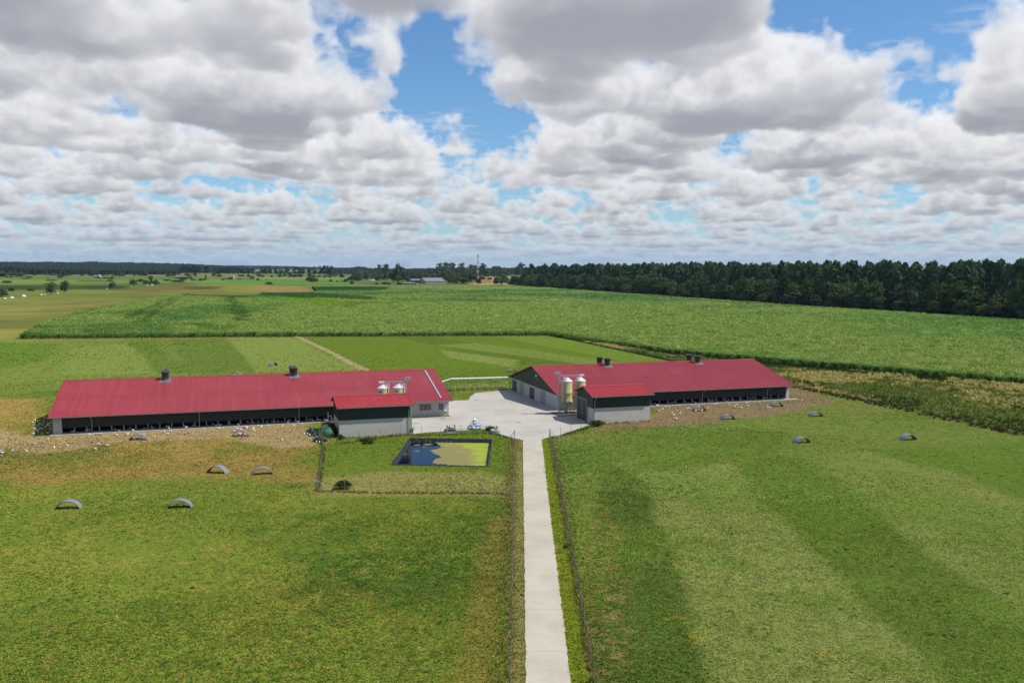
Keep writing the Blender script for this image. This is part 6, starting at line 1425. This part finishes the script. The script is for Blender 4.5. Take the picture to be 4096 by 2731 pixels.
vehicle(391, 1111, 'truck', 'white truck on the far road at the left', 1.6); vehicle(1483, 1126, 'van', 'white van on the far road left of the giant tree', 1.25); vehicle(1492, 1126, 'van', 'white van following close on the right, left of the giant tree', 1.25); vehicle(1368, 1123.5, 'car', 'light car on the far road left of the willows', 1.4); vehicle(1069, 1120.5, 'car', 'light car on the far road right of the white tower', 1.4); vehicle(1008, 1120, 'car', 'light car on the far road nearest the white tower', 1.4)
# white tower by the road
p, k = sited(937, 1117); t = thing('white_tower', 'small white tower by the far road', 'tower', p); h = 14/k; b = MB(); b.box(p[0]-1.2, p[0]+1.2, p[1]-1.2, p[1]+1.2, 0, h); b.build('tower_body', M['white'], t); b = MB(); b.box(p[0]+1.2, p[0]+2.0, p[1]-1, p[1]+1, 0, h*.9); b.build('side_cabinet', M['far_grey'], t)
# white covered mounds in the pasture
for i, (px, py, w) in enumerate(((20,1195,12),(48,1193,18),(95,1187,20),(166,1180,11),(180,1178.5,8),(231,1174,9),(252,1170.5,7),(590,1144,7),(607,1142,9),(428,1156,6),(527,1147,5),(614,1140.5,5))):
    p, k = sited(px, py); r = w/k/2; b = MB(); b.lathe((p[0], p[1], 0), [(r, -.05), (r*.92, r*.28), (r*.55, r*.62), (r*.12, r*.85), (.05, r*.9)], 12); o = b.build('covered_mound', M['white_far'], None, True); o.scale.y = 1
    tag(o, ORD[i]+' white covered mound from the '+('left picture edge' if i < 7 else 'small pasture tree group outwards'), 'mound', 'white mounds in the far pasture') if i < 7 else tag(o, 'small white mound near the pasture tree group', 'mound', 'small white mounds by the pasture trees')
# grey farm sheds
def far_shed(name, label, pa, pb, depth, he, hr, wallm, roofm, nwin=0):
    a, c = at(*pa), at(*pb); d = (c-a)[:2]; L_ = np.linalg.norm(d); ang = math.atan2(d[1], d[0]); root = thing(name, label, 'shed' if 'shed' in name or 'barn' in name else 'house', (a[0], a[1], 0)); root.rotation_euler.z = ang
    def lo(mb, nm, mt): o = mb.build(nm, mt, None); o.parent = root; return o
    b = MB(); b.box(0, L_, 0, depth, 0, he); b.prism([(0, 0, he), (0, depth, he), (0, depth/2, hr-.2)], (L_, 0, 0)); w = lo(b, 'wall', wallm)
    b = MB(); ov = .6
    for y0, y1 in ((-ov, depth/2), (depth+ov, depth/2)):
        b.prism([(-.5, y0, he-.15), (L_+.5, y0, he-.15), (L_+.5, y1, hr), (-.5, y1, hr)], (0, 0, .25))
    lo(b, 'roof', roofm)
    n = max(3, int(L_/6))
    for k in range(nwin):
        x = L_*(k+.5)/nwin; b = MB(); b.box(x-.9, x+.9, -.06, -.01, he*.35, he*.75); lo(b, 'window', M['frame_dark'])
    return root
r = far_shed('grey_barn', 'big grey barn with a wide pale roof before the village', (1702,1134.5), (1782,1134.5), 34, 3.6, 8.6, M['far_wall'], M['far_grey'], 0); r.rotation_euler.z += .12
far_shed('grey_shed', 'long low grey shed with light roof strips left of the big grey barn', (1641,1129), (1726,1130), 16, 3.2, 5.6, M['far_wall'], M['far_grey'], 5)
far_shed('low_shed', 'long very low pale shed in front of the grey farm', (1600,1138.5), (1668,1139), 7, 1.9, 2.5, M['far_wall'], M['far_grey'], 6)
for i, (xa, xb, y) in enumerate(((1722,1735,1102),(1738,1752,1104),(1757,1772,1102),(1828,1839,1103),(1841,1857,1104))):
    far_shed('village_house', ['leftmost red roofed village house left of the grove', 'second red roofed village house left of the grove', 'third red roofed house, below the grove', 'left red roofed house between grove and mast', 'right red roofed house between grove and mast'][i], (xa, y), (xb, y), 9, 4.5, 9.5, M['white'], M['far_red'], 3)
# radio mast, red and white lattice
p, k = sited(1911.5, 1125); hm = (1125-1021)/k; t = thing('radio_mast', 'tall red and white lattice radio mast above the trees', 'mast', p)
ns = 9
for i in range(ns):
    z0, z1 = hm*i/ns, hm*(i+1)/ns; w0, w1 = 1.3*(1-z0/hm)+.45, 1.3*(1-z1/hm)+.45; b = MB()
    for sx in (-1, 1):
        for sy in (-1, 1): b.tube([(p[0]+sx*w0, p[1]+sy*w0, z0), (p[0]+sx*w1, p[1]+sy*w1, z1)], .16, 5)
    for sy in (-1, 1): b.tube([(p[0]-w0, p[1]+sy*w0, z0), (p[0]+w1, p[1]+sy*w1, z1)], .09, 4); b.tube([(p[0]+w0, p[1]+sy*w0, z0), (p[0]-w1, p[1]+sy*w1, z1)], .09, 4)
    for sx in (-1, 1): b.tube([(p[0]+sx*w0, p[1]-w0, z0), (p[0]+sx*w1, p[1]+w1, z1)], .09, 4)
    b.build('lattice_section', M['mast_red'] if i % 2 == 0 else M['white'], t)
for kx, ky in ((-2.2, -1), (2.2, -1), (0, 2.2), (-2.2, 1.2), (2.2, 1.2)):
    b = MB(); b.box(p[0]+kx*.6-.3, p[0]+kx*.6+.3, p[1]+ky-.2, p[1]+ky+.2, hm-2.2, hm+1.2); b.tube([(p[0], p[1], hm-1), (p[0]+kx*.6, p[1]+ky, hm-1)], .1, 5); b.build('antenna', M['white'], t)
b = MB(); b.tube([(p[0], p[1], hm-.5), (p[0], p[1], hm+3)], .12, 5); b.build('tip_rod', M['white'], t)
# wind turbines over the left hill
wt = None
for i, (px, yt) in enumerate(((24,1036),(102,1040))):
    d = FW*F_PX+RT*(px-2048)-UP*(yt-1365.5); s_ = 6500/np.hypot(d[0], d[1]); P_ = CAM+d*s_; zh = P_[2]
    t = thing('wind_turbine', 'faint white wind turbine above the hill at the far left' if i == 0 else 'faint white wind turbine above the hill, right of the first', 'wind turbine', (P_[0], P_[1], 0), 'wind turbines on the horizon')
    b = MB(); b.tube([(P_[0], P_[1], 0), (P_[0], P_[1], zh)], [2.2, 1.4], 8); b.build('tower', M['white'], t)
    b = MB(); b.box(P_[0]-2, P_[0]+2, P_[1]-4, P_[1]+4, zh-1.5, zh+2); b.build('nacelle', M['white'], t)
    for k_ in range(3): a = .4+i+k_*2.094; b = MB(); b.tube([(P_[0], P_[1]-5, zh), (P_[0]+26*math.cos(a), P_[1]-5, zh+26*math.sin(a))], [1.1, .3], 5); b.build('blade', M['white'], t)

# ------------------------------------------------------------------ air
b = MB(); b.box(-8200, 8200, -8200, 8200, -3, 118)
t = NT('air'); v = t.n('ShaderNodeVolumePrincipled', {'Color': (.50, .72, 1.0, 1), 'Density': 3.0e-5, 'Anisotropy': .1}).outputs[0]; mh = t.out(None, v)
hz = b.build('haze', mh); tag(hz, 'thin summer haze', None, None, 'stuff')
SC.cycles.volume_step_rate = 10


# ------------------------------------------------------------------ one overall reflectance trim for every painted or grown surface
def trim(mat, k):
    t = mat.node_tree
    for n in list(t.nodes):
        inp = n.inputs.get('Base Color') if n.type == 'BSDF_PRINCIPLED' else n.inputs.get('Color') if n.type in ('BSDF_DIFFUSE', 'BSDF_TRANSLUCENT') else None
        if inp is None: continue
        if inp.is_linked:
            src = inp.links[0].from_socket; mx_ = t.nodes.new('ShaderNodeMix'); mx_.data_type = 'RGBA'; mx_.blend_type = 'MULTIPLY'
            mx_.inputs[0].default_value = 1; mx_.inputs[7].default_value = (k, k, k, 1); t.links.new(src, mx_.inputs[6]); t.links.new(mx_.outputs[2], inp)
        else: inp.default_value = tuple(c*k for c in inp.default_value[:3])+(1,)
for mt_ in bpy.data.materials:
    if mt_.use_nodes and mt_ is not mh: trim(mt_, .80)
